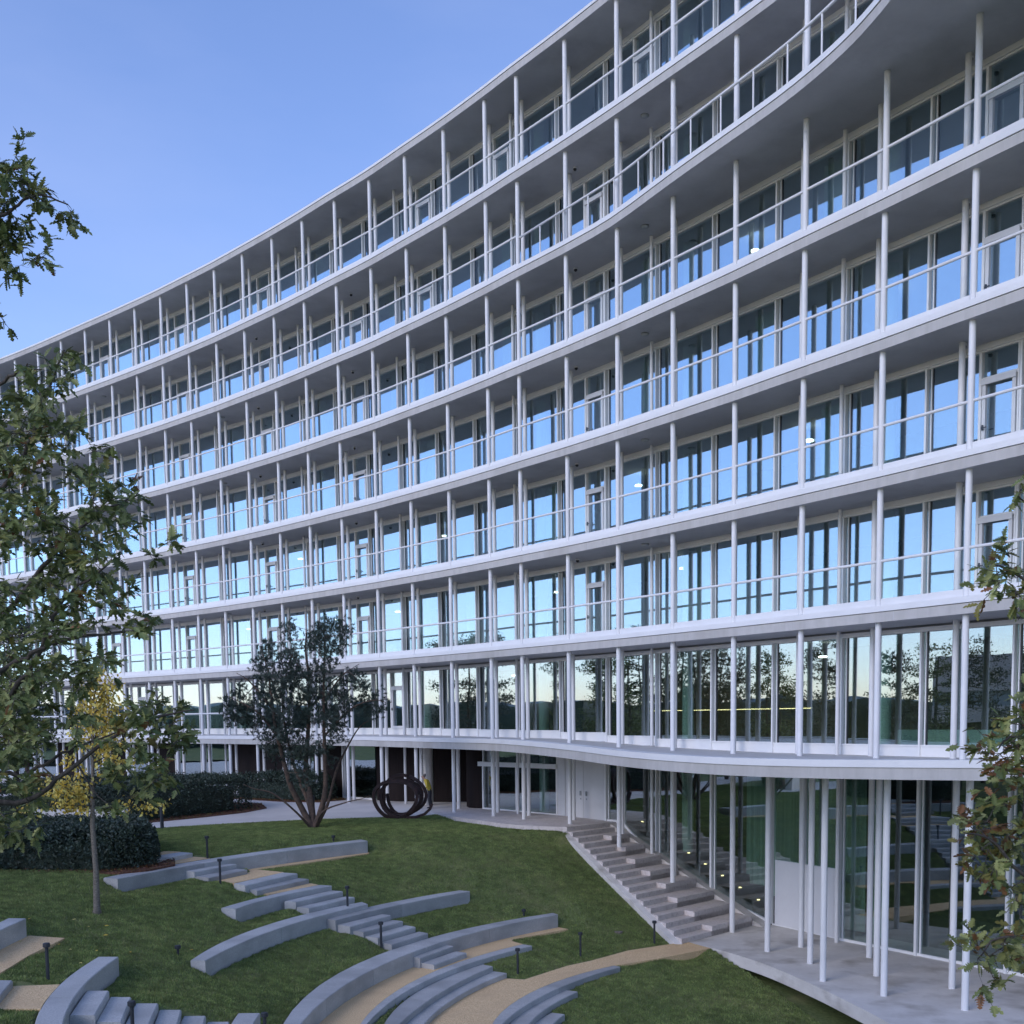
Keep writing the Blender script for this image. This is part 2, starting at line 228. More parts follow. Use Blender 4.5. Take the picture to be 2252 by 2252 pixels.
WALLS = {'W4': (-6.83, [(-5.11, 23.44), (-5.25, 24.72), (-5.28, 25.99), (-5.21, 27.25), (-5.05, 28.49), (-4.79, 29.7), (-4.44, 30.89), (-4.0, 32.04), (-3.47, 33.15), (-2.86, 34.23), (-2.17, 35.25), (-1.4, 36.22), (-0.54, 37.14), (0.39, 38.0), (1.4, 38.79)], [(-4.83, 23.5), (-4.84, 24.78), (-4.77, 26.02), (-4.61, 27.23), (-4.39, 28.41), (-4.09, 29.55), (-3.73, 30.66), (-3.3, 31.74), (-2.81, 32.8), (-2.26, 33.82), (-1.63, 34.82), (-0.94, 35.78), (-0.18, 36.72), (0.66, 37.62), (1.57, 38.48)]), 'W3L': (-5.9, [(-8.05, 27.34), (-8.03, 28.01), (-7.97, 28.68), (-7.89, 29.35), (-7.77, 30.01), (-7.62, 30.66), (-7.44, 31.31), (-7.23, 31.94), (-6.99, 32.57), (-6.72, 33.18), (-6.42, 33.77), (-6.09, 34.35), (-5.73, 34.92), (-5.35, 35.46), (-4.94, 35.98)], [(-7.67, 27.29), (-7.59, 27.93), (-7.49, 28.56), (-7.37, 29.19), (-7.23, 29.81), (-7.07, 30.42), (-6.88, 31.03), (-6.67, 31.63), (-6.45, 32.22), (-6.2, 32.8), (-5.94, 33.36), (-5.65, 33.92), (-5.34, 34.47), (-5.02, 35.01), (-4.68, 35.53)]), 'W3R': (-6.055, [(-5.85, 33.87), (-5.64, 34.3), (-5.42, 34.72), (-5.19, 35.13), (-4.94, 35.54), (-4.68, 35.94), (-4.42, 36.33), (-4.14, 36.72), (-3.85, 37.1), (-3.55, 37.47), (-3.25, 37.84), (-2.93, 38.2), (-2.6, 38.55), (-2.26, 38.89), (-1.91, 39.22)], [(-5.42, 33.55), (-5.19, 33.97), (-4.96, 34.38), (-4.72, 34.79), (-4.47, 35.2), (-4.21, 35.6), (-3.94, 35.99), (-3.67, 36.38), (-3.39, 36.77), (-3.1, 37.15), (-2.8, 37.53), (-2.49, 37.91), (-2.18, 38.28), (-1.85, 38.64), (-1.52, 39.0)]), 'W2': (-5.435, [(-8.57, 32.36), (-8.47, 32.69), (-8.36, 33.02), (-8.24, 33.35), (-8.11, 33.67), (-7.98, 33.99), (-7.83, 34.31), (-7.68, 34.62), (-7.53, 34.94), (-7.37, 35.24), (-7.2, 35.55), (-7.02, 35.85), (-6.84, 36.14), (-6.65, 36.44), (-6.45, 36.72)], [(-8.11, 32.2), (-8.03, 32.54), (-7.93, 32.87), (-7.83, 33.2), (-7.71, 33.53), (-7.59, 33.85), (-7.45, 34.17), (-7.3, 34.48), (-7.15, 34.79), (-6.98, 35.1), (-6.8, 35.39), (-6.61, 35.69), (-6.41, 35.97), (-6.2, 36.25), (-5.99, 36.52)]), 'W1': (-4.66, [(-12.41, 33.5), (-12.12, 34.31), (-11.79, 35.1), (-11.44, 35.89), (-11.07, 36.66), (-10.67, 37.42), (-10.24, 38.16), (-9.79, 38.89), (-9.31, 39.61), (-8.8, 40.31), (-8.28, 40.99), (-7.73, 41.66), (-7.15, 42.3), (-6.56, 42.93), (-5.94, 43.54)], [(-11.89, 33.24), (-11.58, 34.01), (-11.24, 34.78), (-10.89, 35.53), (-10.51, 36.27), (-10.11, 37.0), (-9.7, 37.72), (-9.26, 38.43), (-8.8, 39.12), (-8.32, 39.8), (-7.82, 40.46), (-7.3, 41.12), (-6.76, 41.76), (-6.19, 42.38), (-5.61, 42.99)]), 's_a': (-5.59, [(-7.13, 34.41), (-6.02, 36.53)], [(-6.75, 34.26), (-5.59, 36.29)]), 's_b': (-5.745, [(-6.71, 34.19), (-5.53, 36.18)], [(-6.3, 33.99), (-5.17, 36.02)]), 's_e': (-6.21, [(-5.38, 33.64), (-4.25, 35.41)], [(-4.94, 33.3), (-3.91, 35.18)]), 's_f': (-6.365, [(-4.96, 33.46), (-3.87, 35.22)], [(-4.53, 33.23), (-3.5, 34.95)]), 's_g': (-6.52, [(-4.51, 33.31), (-3.47, 35.1)], [(-4.08, 33.07), (-3.09, 34.78)]), 's_h': (-6.675, [(-4.05, 33.12), (-3.0, 34.8)], [(-3.64, 32.82), (-2.68, 34.52)]), 's_i': (-6.985, [(-3.18, 32.6), (-2.17, 34.22)], [(-2.76, 32.28), (-1.86, 33.99)]), 's_j': (-7.14, [(-2.75, 32.36), (-1.8, 33.97)], [(-2.33, 32.06), (-1.44, 33.68)]), 's_c1': (-4.815, [(-10.77, 36.09), (-9.86, 37.79)], [(-10.3, 35.77), (-9.39, 37.62)]), 's_c2': (-4.97, [(-10.28, 35.78), (-9.4, 37.55)], [(-9.75, 35.41), (-8.95, 37.3)]), 's_d1': (-5.125, [(-8.88, 35.16), (-7.86, 37.6)], [(-8.41, 34.69), (-7.27, 37.35)]), 's_d2': (-5.28, [(-8.5, 35.05), (-7.31, 37.32)], [(-8.03, 34.63), (-6.84, 37.06)]), 's_0': (-4.505, [(-12.12, 37.72), (-11.6, 38.68)], [(-11.76, 36.57), (-11.08, 38.35)]), 'arcA': (-7.295, [(-3.78, 25.93), (-3.75, 26.72), (-3.69, 27.5), (-3.58, 28.27), (-3.43, 29.03), (-3.24, 29.77), (-3.02, 30.51), (-2.75, 31.23), (-2.44, 31.93), (-2.1, 32.62), (-1.72, 33.28), (-1.3, 33.93), (-0.85, 34.56), (-0.36, 35.16), (0.17, 35.74)], [(-3.64, 24.83), (-3.62, 25.71), (-3.54, 26.57), (-3.42, 27.42), (-3.26, 28.25), (-3.05, 29.07), (-2.8, 29.86), (-2.51, 30.63), (-2.18, 31.38), (-1.81, 32.11), (-1.4, 32.82), (-0.96, 33.5), (-0.47, 34.16), (0.04, 34.8), (0.6, 35.42)]), 'arcB': (-7.45, [(-3.12, 24.96), (-3.19, 25.6), (-3.22, 26.25), (-3.22, 26.9), (-3.18, 27.54), (-3.11, 28.18), (-3.0, 28.81), (-2.86, 29.44), (-2.69, 30.06), (-2.48, 30.66), (-2.24, 31.25), (-1.97, 31.83), (-1.66, 32.39), (-1.33, 32.93), (-0.97, 33.45)], [(-3.1, 24.43), (-3.05, 25.14), (-2.98, 25.83), (-2.89, 26.5), (-2.77, 27.16), (-2.64, 27.8), (-2.48, 28.43), (-2.31, 29.05), (-2.13, 29.65), (-1.92, 30.25), (-1.7, 30.84), (-1.46, 31.43), (-1.2, 32.01), (-0.93, 32.58), (-0.63, 33.15)]), 'arcC': (-7.605, [(-2.6, 24.79), (-2.68, 25.43), (-2.73, 26.06), (-2.74, 26.7), (-2.72, 27.33), (-2.66, 27.96), (-2.57, 28.59), (-2.44, 29.2), (-2.28, 29.81), (-2.09, 30.41), (-1.86, 31.0), (-1.6, 31.57), (-1.31, 32.12), (-0.99, 32.66), (-0.64, 33.18)], [(-2.43, 24.83), (-2.44, 25.47), (-2.41, 26.09), (-2.36, 26.71), (-2.28, 27.33), (-2.18, 27.93), (-2.06, 28.52), (-1.91, 29.1), (-1.73, 29.68), (-1.53, 30.24), (-1.32, 30.8), (-1.07, 31.34), (-0.81, 31.88), (-0.52, 32.4), (-0.21, 32.91)]), 'arcD': (-7.76, [(-0.62, 25.33), (-0.71, 26.07), (-0.74, 26.81), (-0.71, 27.54), (-0.63, 28.28), (-0.5, 29.0), (-0.3, 29.72), (-0.05, 30.41), (0.25, 31.09), (0.6, 31.74), (1.0, 32.37), (1.46, 32.96), (1.96, 33.52), (2.5, 34.05), (3.09, 34.53)], [(-0.78, 25.33), (-0.69, 26.1), (-0.57, 26.84), (-0.4, 27.56), (-0.21, 28.25), (0.01, 28.92), (0.26, 29.58), (0.54, 30.21), (0.85, 30.83), (1.18, 31.43), (1.54, 32.02), (1.94, 32.6), (2.36, 33.17), (2.83, 33.73), (3.33, 34.28)]), 'arcE': (-7.915, [(-0.1, 26.03), (-0.16, 26.47), (-0.2, 26.92), (-0.21, 27.38), (-0.19, 27.83), (-0.14, 28.28), (-0.07, 28.73), (0.03, 29.17), (0.16, 29.61), (0.31, 30.04), (0.49, 30.46), (0.69, 30.87), (0.92, 31.27), (1.16, 31.65), (1.43, 32.02)], [(0.08, 26.12), (0.1, 26.56), (0.14, 27.0), (0.19, 27.43), (0.26, 27.86), (0.35, 28.28), (0.46, 28.69), (0.57, 29.1), (0.71, 29.5), (0.86, 29.9), (1.03, 30.29), (1.21, 30.67), (1.41, 31.05), (1.62, 31.42), (1.85, 31.79)]), 'arcF': (-8.07, [(0.07, 26.71), (0.08, 26.96), (0.11, 27.22), (0.14, 27.47), (0.18, 27.72), (0.23, 27.97), (0.28, 28.22), (0.35, 28.46), (0.42, 28.7), (0.5, 28.94), (0.59, 29.17), (0.68, 29.4), (0.78, 29.63), (0.89, 29.85), (1.01, 30.07)], [(0.75, 26.85), (0.75, 27.07), (0.76, 27.29), (0.77, 27.52), (0.8, 27.74), (0.82, 27.96), (0.86, 28.18), (0.9, 28.4), (0.95, 28.62), (1.01, 28.83), (1.07, 29.05), (1.14, 29.26), (1.21, 29.47), (1.29, 29.68), (1.38, 29.88)]), 'LW1': (-5.435, [(-8.06, 18.24), (-8.29, 18.75), (-8.51, 19.26), (-8.7, 19.78), (-8.88, 20.3), (-9.05, 20.83), (-9.19, 21.36), (-9.32, 21.89), (-9.43, 22.43), (-9.52, 22.97), (-9.6, 23.51), (-9.65, 24.05), (-9.69, 24.6), (-9.71, 25.14), (-9.72, 25.68)], [(-7.57, 18.25), (-7.79, 18.76), (-8.0, 19.27), (-8.19, 19.79), (-8.36, 20.31), (-8.52, 20.84), (-8.66, 21.37), (-8.79, 21.9), (-8.9, 22.43), (-8.99, 22.97), (-9.07, 23.5), (-9.13, 24.04), (-9.18, 24.58), (-9.21, 25.11), (-9.23, 25.65)]), 'LW0': (-4.815, [(-12.21, 24.79), (-12.35, 25.46), (-12.46, 26.13), (-12.55, 26.81), (-12.61, 27.49)], [(-11.81, 23.93), (-11.95, 24.79), (-12.05, 25.67), (-12.11, 26.54), (-12.13, 27.42)]), 's_l1': (-5.59, [(-8.57, 21.05), (-8.99, 23.01)], [(-8.07, 21.03), (-8.5, 22.99)]), 's_l2': (-5.745, [(-8.08, 21.09), (-8.52, 23.07)], [(-7.58, 21.07), (-8.06, 23.04)]), 's_l3': (-5.9, [(-7.6, 21.16), (-8.0, 23.11)], [(-7.11, 21.1), (-7.51, 23.09)]), 's_l4': (-6.055, [(-7.12, 21.35), (-7.52, 23.15)], [(-6.63, 21.27), (-7.04, 23.13)]), 's_l5': (-6.21, [(-6.88, 22.33), (-7.03, 23.2)], [(-6.35, 22.23), (-6.55, 23.21)]), 's_l6': (-6.365, [(-6.41, 22.51), (-6.55, 23.28)], [(-5.89, 22.41), (-6.08, 23.29)]), 'LW2': (-6.365, [(-5.74, 21.42), (-5.86, 22.06), (-5.96, 22.7), (-6.02, 23.34), (-6.06, 23.97)], [(-5.27, 21.42), (-5.39, 22.06), (-5.48, 22.69), (-5.54, 23.33), (-5.57, 23.96)]), 's_l0': (-5.28, [(-10.54, 21.27), (-10.91, 22.77)], [(-9.75, 20.19), (-10.38, 22.7)])}
GRAVEL = {'G4': (-7.295, [(-3.65, 31.42), (-3.17, 32.41), (-2.36, 32.02), (-2.25, 32.29), (-1.89, 35.0), (-1.04, 36.13), (0.01, 37.24), (1.64, 38.48), (1.9, 38.13), (0.72, 37.1), (-0.03, 36.51), (-0.05, 36.16), (0.18, 35.72), (-0.34, 35.16), (-1.31, 33.78), (-2.47, 31.82), (-3.39, 29.08), (-3.88, 26.35), (-4.73, 26.39), (-4.66, 27.78), (-4.41, 29.23), (-3.96, 30.7), (-3.22, 32.32)]), 'P0': (-7.76, [(-0.58, 32.97), (-0.23, 32.85), (0.31, 32.68), (0.8, 33.32), (1.66, 34.44), (2.48, 35.16), (3.8, 36.64), (4.96, 37.39), (5.96, 37.8), (6.44, 36.71), (4.7, 35.38), (3.34, 34.52), (2.39, 33.88), (1.26, 32.81), (0.6, 31.79), (-0.02, 30.4), (-0.44, 29.07), (-0.71, 27.88), (-2.19, 27.94), (-1.95, 29.36), (-1.51, 30.83), (-0.94, 32.19)]), 'G0': (-4.66, [(-11.96, 37.19), (-11.75, 37.17), (-11.12, 38.55), (-10.41, 38.06), (-11.36, 36.29), (-11.61, 36.1)]), 'Gtop': (-4.505, [(-12.28, 38.23), (-12.25, 38.92), (-11.62, 38.75), (-12.12, 37.72)]), 'G1': (-5.125, [(-9.75, 35.82), (-8.98, 37.41), (-9.24, 38.62), (-8.72, 39.35), (-7.73, 40.74), (-7.27, 41.39), (-5.63, 43.36), (-5.53, 42.76), (-7.13, 40.58), (-8.26, 39.15), (-8.89, 38.43), (-7.79, 37.66), (-8.9, 35.23)]), 'G2': (-5.435, [(-7.96, 34.97), (-6.87, 37.16), (-6.47, 36.73), (-7.72, 34.71)]), 'LG1': (-5.28, [(-12.14, 25.04), (-12.19, 26.09), (-12.19, 27.59), (-11.09, 27.19), (-11.11, 25.14), (-10.95, 23.38), (-10.83, 22.28)]), 'LG2': (-5.435, [(-9.97, 20.98), (-10.23, 21.79), (-10.44, 22.83), (-9.5, 22.93), (-9.39, 22.28), (-9.21, 21.44), (-9.07, 20.94)])}
BOLL = [(-9.94, 23.39, -5.4), (-7.04, 20.13, -5.85), (-8.47, 27.72, -5.75), (-10.48, 38.02, -4.55), (-9.3, 35.12, -5.1), (-5.2, 22.75, -6.5), (-5.28, 35.17, -5.55), (-6.94, 42.98, -4.62), (-3.97, 32.97, -6.8), (0.37, 38.26, -6.7), (2.17, 35.61, -7.72), (0.12, 33.18, -7.7), (4.82, 37.59, -7.72)]
# ================================================================ OFFICE BUILDING
HS = [27.08, 22.80, 18.77, 14.77, 10.78, 6.78, 2.78]         # underside of roof, then of each floor slab
OC = [(19.3, 21.3), (17.75, 23.9), (16.15, 26.5), (14.5, 29.15), (12.87, 31.78), (11.26, 34.4), (9.57, 36.99), (7.88, 39.62), (6.11, 42.19), (4.32, 44.74),
      (2.47, 47.24), (0.54, 49.71), (-0.85, 51.53), (-2.80, 53.96), (-4.81, 56.32), (-6.82, 58.66), (-8.92, 60.88), (-11.03, 63.15),
      (-13.14, 65.33), (-15.33, 67.5), (-17.54, 69.66), (-19.79, 71.72), (-22.07, 73.79), (-24.39, 75.79), (-26.74, 77.76), (-29.16, 79.75),
      (-31.64, 81.8), (-34.15, 83.85), (-36.7, 85.85), (-39.3, 87.8), (-42.0, 89.7), (-44.7, 91.5), (-47.5, 93.3)]
NC = len(OC); ID = 12                                         # ID: column just left of the short bay
def frame_at(i, P=OC):
    a = Vector(P[max(i - 1, 0)]); b = Vector(P[min(i + 1, len(P) - 1)]); t = (b - a).normalized()
    return t, Vector((t.y, -t.x))
GL = [(21.4, 22.0), (19.9, 24.9), (18.2, 27.6), (16.5, 30.25), (14.75, 32.8), (13.0, 35.4), (11.27, 37.98), (9.55, 40.6), (7.8, 43.2), (6.0, 45.75), (4.2, 48.35), (2.3, 50.95), (0.35, 53.4),
      (-1.6, 55.9), (-3.6, 58.3), (-5.65, 60.6), (-7.7, 62.9), (-9.8, 65.15), (-11.95, 67.35), (-14.15, 69.5)]
for i in range(20, NC):
    t, n = frame_at(i); p = Vector(OC[i]) + n * (2.2) + t * 0.5; GL.append((p.x, p.y))
GL[20] = (-16.4, 71.65)
NG = len(GL)
bld = empty('office_building', (6.0, 45.75, -7.76), 'large curved white office building with stacked balcony floors and slim round columns', 'building')
INW = 13.0
def offs(P, d):
    return [Vector(P[i]) + frame_at(i, P)[1] * d for i in range(len(P))]
cc = curve([(p[0], p[1]) + (0,) for p in OC], 4)
CC = [(v.x, v.y) for v in cc]
edge = offs(CC, -0.26); trim = offs(CC, -0.29)
inner = [Vector(p) + Vector((0.805, 0.593)) * INW for p in CC]
S2E = [(2.47 - 0.2, 47.24 - 0.16), (4.05, 44.55), (5.95, 40.95), (7.15, 38.75), (8.3, 36.66), (9.05, 35.1), (9.67, 33.5), (10.05, 32.1), (10.3, 30.6), (10.3, 28.9), (10.0, 27.0), (9.3, 25.0), (8.4, 23.2)]
kF = 10 * 4
def slab(name, e_out, e_in, z0, h, mats, parent, matside=1):
    mb = MB(); n = len(e_out)
    vs = [(p[0], p[1], z0) for p in e_out] + [(p[0], p[1], z0) for p in e_in] + [(p[0], p[1], z0 + h) for p in e_out] + [(p[0], p[1], z0 + h) for p in e_in]
    fb = [(i, n + i, n + i + 1, i + 1) for i in range(n - 1)]
    ft = [(2 * n + i, 2 * n + i + 1, 3 * n + i + 1, 3 * n + i) for i in range(n - 1)]
    fo = [(i, i + 1, 2 * n + i + 1, 2 * n + i) for i in range(n - 1)]
    fi = [(n + i, 3 * n + i, 3 * n + i + 1, n + i + 1) for i in range(n - 1)]
    fe = [(0, 2 * n, 3 * n, n), (n - 1, 2 * n - 1, 4 * n - 1, 3 * n - 1)]
    mb.add(vs, fb, 0); b = len(mb.v) - len(vs)
    for F, m in ((ft, 2), (fo, 1), (fi, 0), (fe, 1)):
        for f in F: mb.f.append(f); mb.m.append(m)
    return mb.build(name, mats, parent)
def strip(name, e, d0, d1, z0, z1, m, parent, zf=None, zg=None):   # a rail of rectangular section following a plan curve
    mb = MB(); a = offs(e, d0); b = offs(e, d1); n = len(e)
    f0 = zf or (lambda i: z0); f1 = zg or (lambda i: z1)
    vs = [(a[i].x, a[i].y, f0(i)) for i in range(n)] + [(b[i].x, b[i].y, f0(i)) for i in range(n)] + [(b[i].x, b[i].y, f1(i)) for i in range(n)] + [(a[i].x, a[i].y, f1(i)) for i in range(n)]
    fs = []
    for i in range(n - 1):
        for k in range(4):
            k2 = (k + 1) % 4; fs.append((k * n + i, k * n + i + 1, k2 * n + i + 1, k2 * n + i))
    fs += [(0, n, 2 * n, 3 * n), (n - 1, 4 * n - 1, 3 * n - 1, 2 * n - 1)]
    mb.add(vs, fs); return mb.build(name, m, parent)
SM = [MT['soffit'], MT['fascia'], MT['deck']]
# plan edge of the bulging third slab: terrace edge on the right, normal edge on the left
s2c = curve([p + (0,) for p in S2E], 3)
s2right = [(v.x, v.y) for v in reversed(s2c)]
s2edge = s2right + [(p.x, p.y) for p in edge[kF + 1:]]
def nearest_inner(p):
    d = Vector((0.805, 0.593)); return Vector(p) + d * INW * 1.25
for k, z in enumerate(HS):
    if k == 2:
        e = s2edge; inn = [nearest_inner(p) for p in e]
        slab('floor_slab', e, inn, z, 0.29, SM, bld)
        strip('edge_trim', e, -0.03, 0.35, z + 0.31, z + 0.49, MT['white'], bld)
        slab('floor_slab', offs(e, 0.12), inn, z + 0.291, 0.20, SM, bld)
    else:
        slab('roof_slab' if k == 0 else 'floor_slab', edge, inner, z, 0.29, SM, bld)
        strip('edge_trim', CC, -0.29, 0.05, z + 0.31, z + (0.42 if k == 0 else 0.485), MT['white'], bld)
        slab('roof_slab' if k == 0 else 'floor_slab', offs(CC, -0.12), inner, z + 0.291, 0.185, SM, bld)
# wide lowest slab (first floor terrace)
S7 = [(8.6, 20.0, -1.1), (12.4, 22.6, -1.1), (13.3, 24.6, -1.1), (12.9, 26.0, -1.11), (11.2, 27.25, -1.14), (9.37, 28.5, -1.16), (7.72, 29.75, -1.17), (6.18, 31.2, -1.16), (4.92, 33, -1.13), (3.47, 35.9, -1.06), (2.07, 39.8, -0.95),
      (0.52, 44.3, -0.88), (-0.77, 47.4, -0.85), (-2.68, 51.5, -0.87), (-4.67, 55.5, -0.89)]
S7 = S7[3:]
S7 = [(13.9, 24.9, -1.1)] + S7
s7c = [tuple(v) for v in curve(S7, 4)]
s7e = s7c + [(edge[i].x, edge[i].y, -0.86) for i in range(15 * 4 + 1, len(edge))]
def fz(y):                                                    # floor level of the first floor along the facade
    T = [(0, -1.32), (34, -1.35), (39.6, -1.34), (42.2, -1.28), (44.7, -1.2), (47.2, -1.05), (49.7, -0.93), (54, -0.88), (56.3, -0.83), (58.7, -0.80), (200, -0.80)]
    for a, b in zip(T[:-1], T[1:]):
        if a[0] <= y <= b[0]: return a[1] + (b[1] - a[1]) * (y - a[0]) / (b[0] - a[0])
    return -0.8
mb = MB(); n = len(s7e); e2 = [(p[0], p[1]) for p in s7e]
def col_line_pt(p):                                           # foot of the perpendicular on the column line
    best = None
    for i in range(0, len(CC)):
        d = (CC[i][0] - p[0]) ** 2 + (CC[i][1] - p[1]) ** 2
        if best is None or d < best[0]: best = (d, i)
    return best[1]
TH7 = 0.50
prev_i = -1; rows = []
for j, p in enumerate(s7e):
    i = max(col_line_pt(p), prev_i); prev_i = i
    c = CC[i]; z = p[2]; far = Vector(c) + frame_at(i, CC)[1] * INW
    zc = fz(c[1]); rows.append((p, c, far, z, zc))
vt = []; ft = []
for (p, c, far, z, zc) in rows:
    zz = min(zc, z - 0.02) if c[1] > 54 else zc
    vt += [(p[0], p[1], z - 0.02), (c[0], c[1], zc), (far.x, far.y, zc)]
for j in range(n - 1):
    for q in range(2): ft.append((j * 3 + q, (j + 1) * 3 + q, (j + 1) * 3 + q + 1, j * 3 + q + 1))
mb.add(vt, ft, 2)
vb = []; fb = []
for (p, c, far, z, zc) in rows:
    zb = z - TH7; vb += [(p[0], p[1], zb), (c[0], c[1], zb - 0.0), (far.x, far.y, zb)]
for j in range(n - 1):
    for q in range(2): fb.append((j * 3 + q, j * 3 + q + 1, (j + 1) * 3 + q + 1, (j + 1) * 3 + q))
mb.add(vb, fb, 0)
vf = []; ff = []
for (p, c, far, z, zc) in rows: vf += [(p[0], p[1], z - TH7), (p[0], p[1], z - 0.02)]
for j in range(n - 1): ff.append((2 * j, 2 * j + 2, 2 * j + 3, 2 * j + 1))
mb.add(vf, ff, 1)
mb.build('floor_slab', [MT['soffit'], MT['fascia'], MT['deck']], bld)
strip('edge_trim', e2, -0.035, 0.42, 0, 0, MT['white'], bld, lambda i: s7e[i][2] - 0.19, lambda i: s7e[i][2])
# ---- columns
def column(name, x, y, z0, z1, r, seg=20):
    key = 'col_%s_%.2f_%.3f' % (name, z1 - z0, r)
    me = bpy.data.meshes.get(key)
    if me is None:
        m = MB(); m.tube([(0, 0, 0), (0, 0, 0.02), (0, 0, z1 - z0)], r, seg); o = m.build(key, MT['white']); me = o.data; me.name = key
        smooth_angle(o, 40); bpy.data.objects.remove(o)
    o = bpy.data.objects.new(name, me); COL.objects.link(o); o.parent = bld
    o.location = (x - bld.location.x, y - bld.location.y, z0 - bld.location.z); return o
inner_pos = []; slender = [(11.0, 37.66), (5.73, 45.45), (0.29, 52.64), (-5.70, 59.73), (-12.03, 66.52), (-18.65, 72.87), (-25.64, 78.91), (-33.2, 85.0), (-41.2, 90.7), (16.0, 30.0)]
for i in range(NC):
    t, n_ = frame_at(i); p = Vector(OC[i]) + n_ * (1.32 if i < ID else 1.4) + t * (1.3 if i < ID else 1.5); inner_pos.append((p.x, p.y))
for k in range(6):
    zb = HS[k + 1] + 0.50
    for i in range(1, NC - 1):
        column('column', OC[i][0], OC[i][1], zb - 0.02, HS[k] + 0.01, 0.094)
        column('inner_column', inner_pos[i][0], inner_pos[i][1], zb - 0.02, HS[k] + 0.01, 0.094)
    for x, y in slender: column('slender_column', x, y, zb - 0.02, HS[k] + 0.01, 0.07)
for i in range(1, NC - 1):
    z = fz(OC[i][1]); column('column', OC[i][0], OC[i][1], round(z, 1) - 0.08 if False else z - 0.01, HS[6] + 0.01, 0.094)
    column('inner_column', inner_pos[i][0], inner_pos[i][1], fz(inner_pos[i][1]) - 0.01, HS[6] + 0.01, 0.094)
for x, y in slender: column('slender_column', x, y, fz(y) - 0.01, HS[6] + 0.01, 0.07)
# ---- parapet panels, handrails and glass balustrades, bay by bay
def hand(mb, a, b, z, r=0.046): mb.tube([(a[0], a[1], z), (b[0], b[1], z)], r, 8)
for k in range(1, 6 + 1):
    z = HS[k]
    for i in range(1, NC - 2):
        a = Vector(OC[i]); b = Vector(OC[i + 1]); t = (b - a).normalized(); n_ = Vector((t.y, -t.x))
        bulge = (k == 2 and i < 11)
        if bulge: continue
        a2 = a + t * 0.10; b2 = b - t * 0.10
        if k <= 6:
            m = MB(); m.wallbox(a2, b2, n_, -0.03, 0.03, z + 0.484, z + 0.72); m.build('parapet_panel', MT['white'], bld)
            m = MB(); hand(m, a2 - t * 0.03, b2 + t * 0.03, z + 1.85); m.build('handrail', MT['white'], bld)
            m = MB(); m.wallbox(a2, b2, n_, -0.008, 0.008, z + 0.73, z + 1.80); m.build('balustrade_glass', MT['clear'], bld)
# first-floor rail on the far left
for i in range(20, NC - 2):
    a = Vector(OC[i]); b = Vector(OC[i + 1]); t = (b - a).normalized()
    m = MB(); hand(m, a + t * 0.07, b - t * 0.07, 0.55); m.build('handrail', MT['white'], bld)
# rail with posts on the bulging slab
s2rail = offs([(v.x, v.y) for v in s2c], -0.06)
rl = [Vector(OC[11])] + s2rail[3:]
m = MB(); m.tube([(p.x, p.y, HS[2] + 1.72) for p in rl], 0.046, 8, cap=True); m.build('handrail', MT['white'], bld, smooth=True)
acc = 0.0; last = Vector(rl[0])
for p in rl[1:]:
    seg = (p - last); L = seg.length; dd = 1.6 - acc
    while dd <= L:
        q = last + seg * (dd / L); m = MB(); m.tube([(q.x, q.y, HS[2] + 0.48), (q.x, q.y, HS[2] + 1.72)], 0.03, 8); m.build('rail_post', MT['white'], bld); dd += 1.6
    acc = L - (dd - 1.6); last = Vector(p)
m = MB(); inn_ = offs([(v.x, v.y) for v in s2c[3:]], 0.1)
m = MB()
# ---- glazed facade
DOORS = {0: {9, 12, 14, 19, 22, 25}, 1: {4, 10, 14, 16, 19, 22, 25}}
for k in range(2, 6): DOORS[k] = {4, 10, 16, 19, 22, 25}
DOORS[6] = {15, 17, 24}
def pane_box(a, b, n_, z0, z1, parent, mt='glass', d=0.02, jitter=True):
    m = MB(); e1 = rnd.uniform(-0.004, 0.004) if jitter else 0; e2_ = rnd.uniform(-0.004, 0.004) if jitter else 0; e3 = rnd.uniform(-0.006, 0.006) if jitter else 0
    A = Vector((a[0], a[1])); B_ = Vector((b[0], b[1])); n2 = Vector(n_)
    q = [A + n2 * (d + e1), B_ + n2 * (d + e2_)]
    vs = []
    for th in (0, 0.02):
        for zz, ex in ((z0, 0), (z1, e3)):
            for P in q: vs.append((P.x + n2.x * (th + ex), P.y + n2.y * (th + ex), zz))
    m.add(vs, [(0, 1, 3, 2), (4, 6, 7, 5), (0, 2, 6, 4), (1, 5, 7, 3), (0, 4, 5, 1), (2, 3, 7, 6)])
    return m.build('pane', MT[mt], parent)
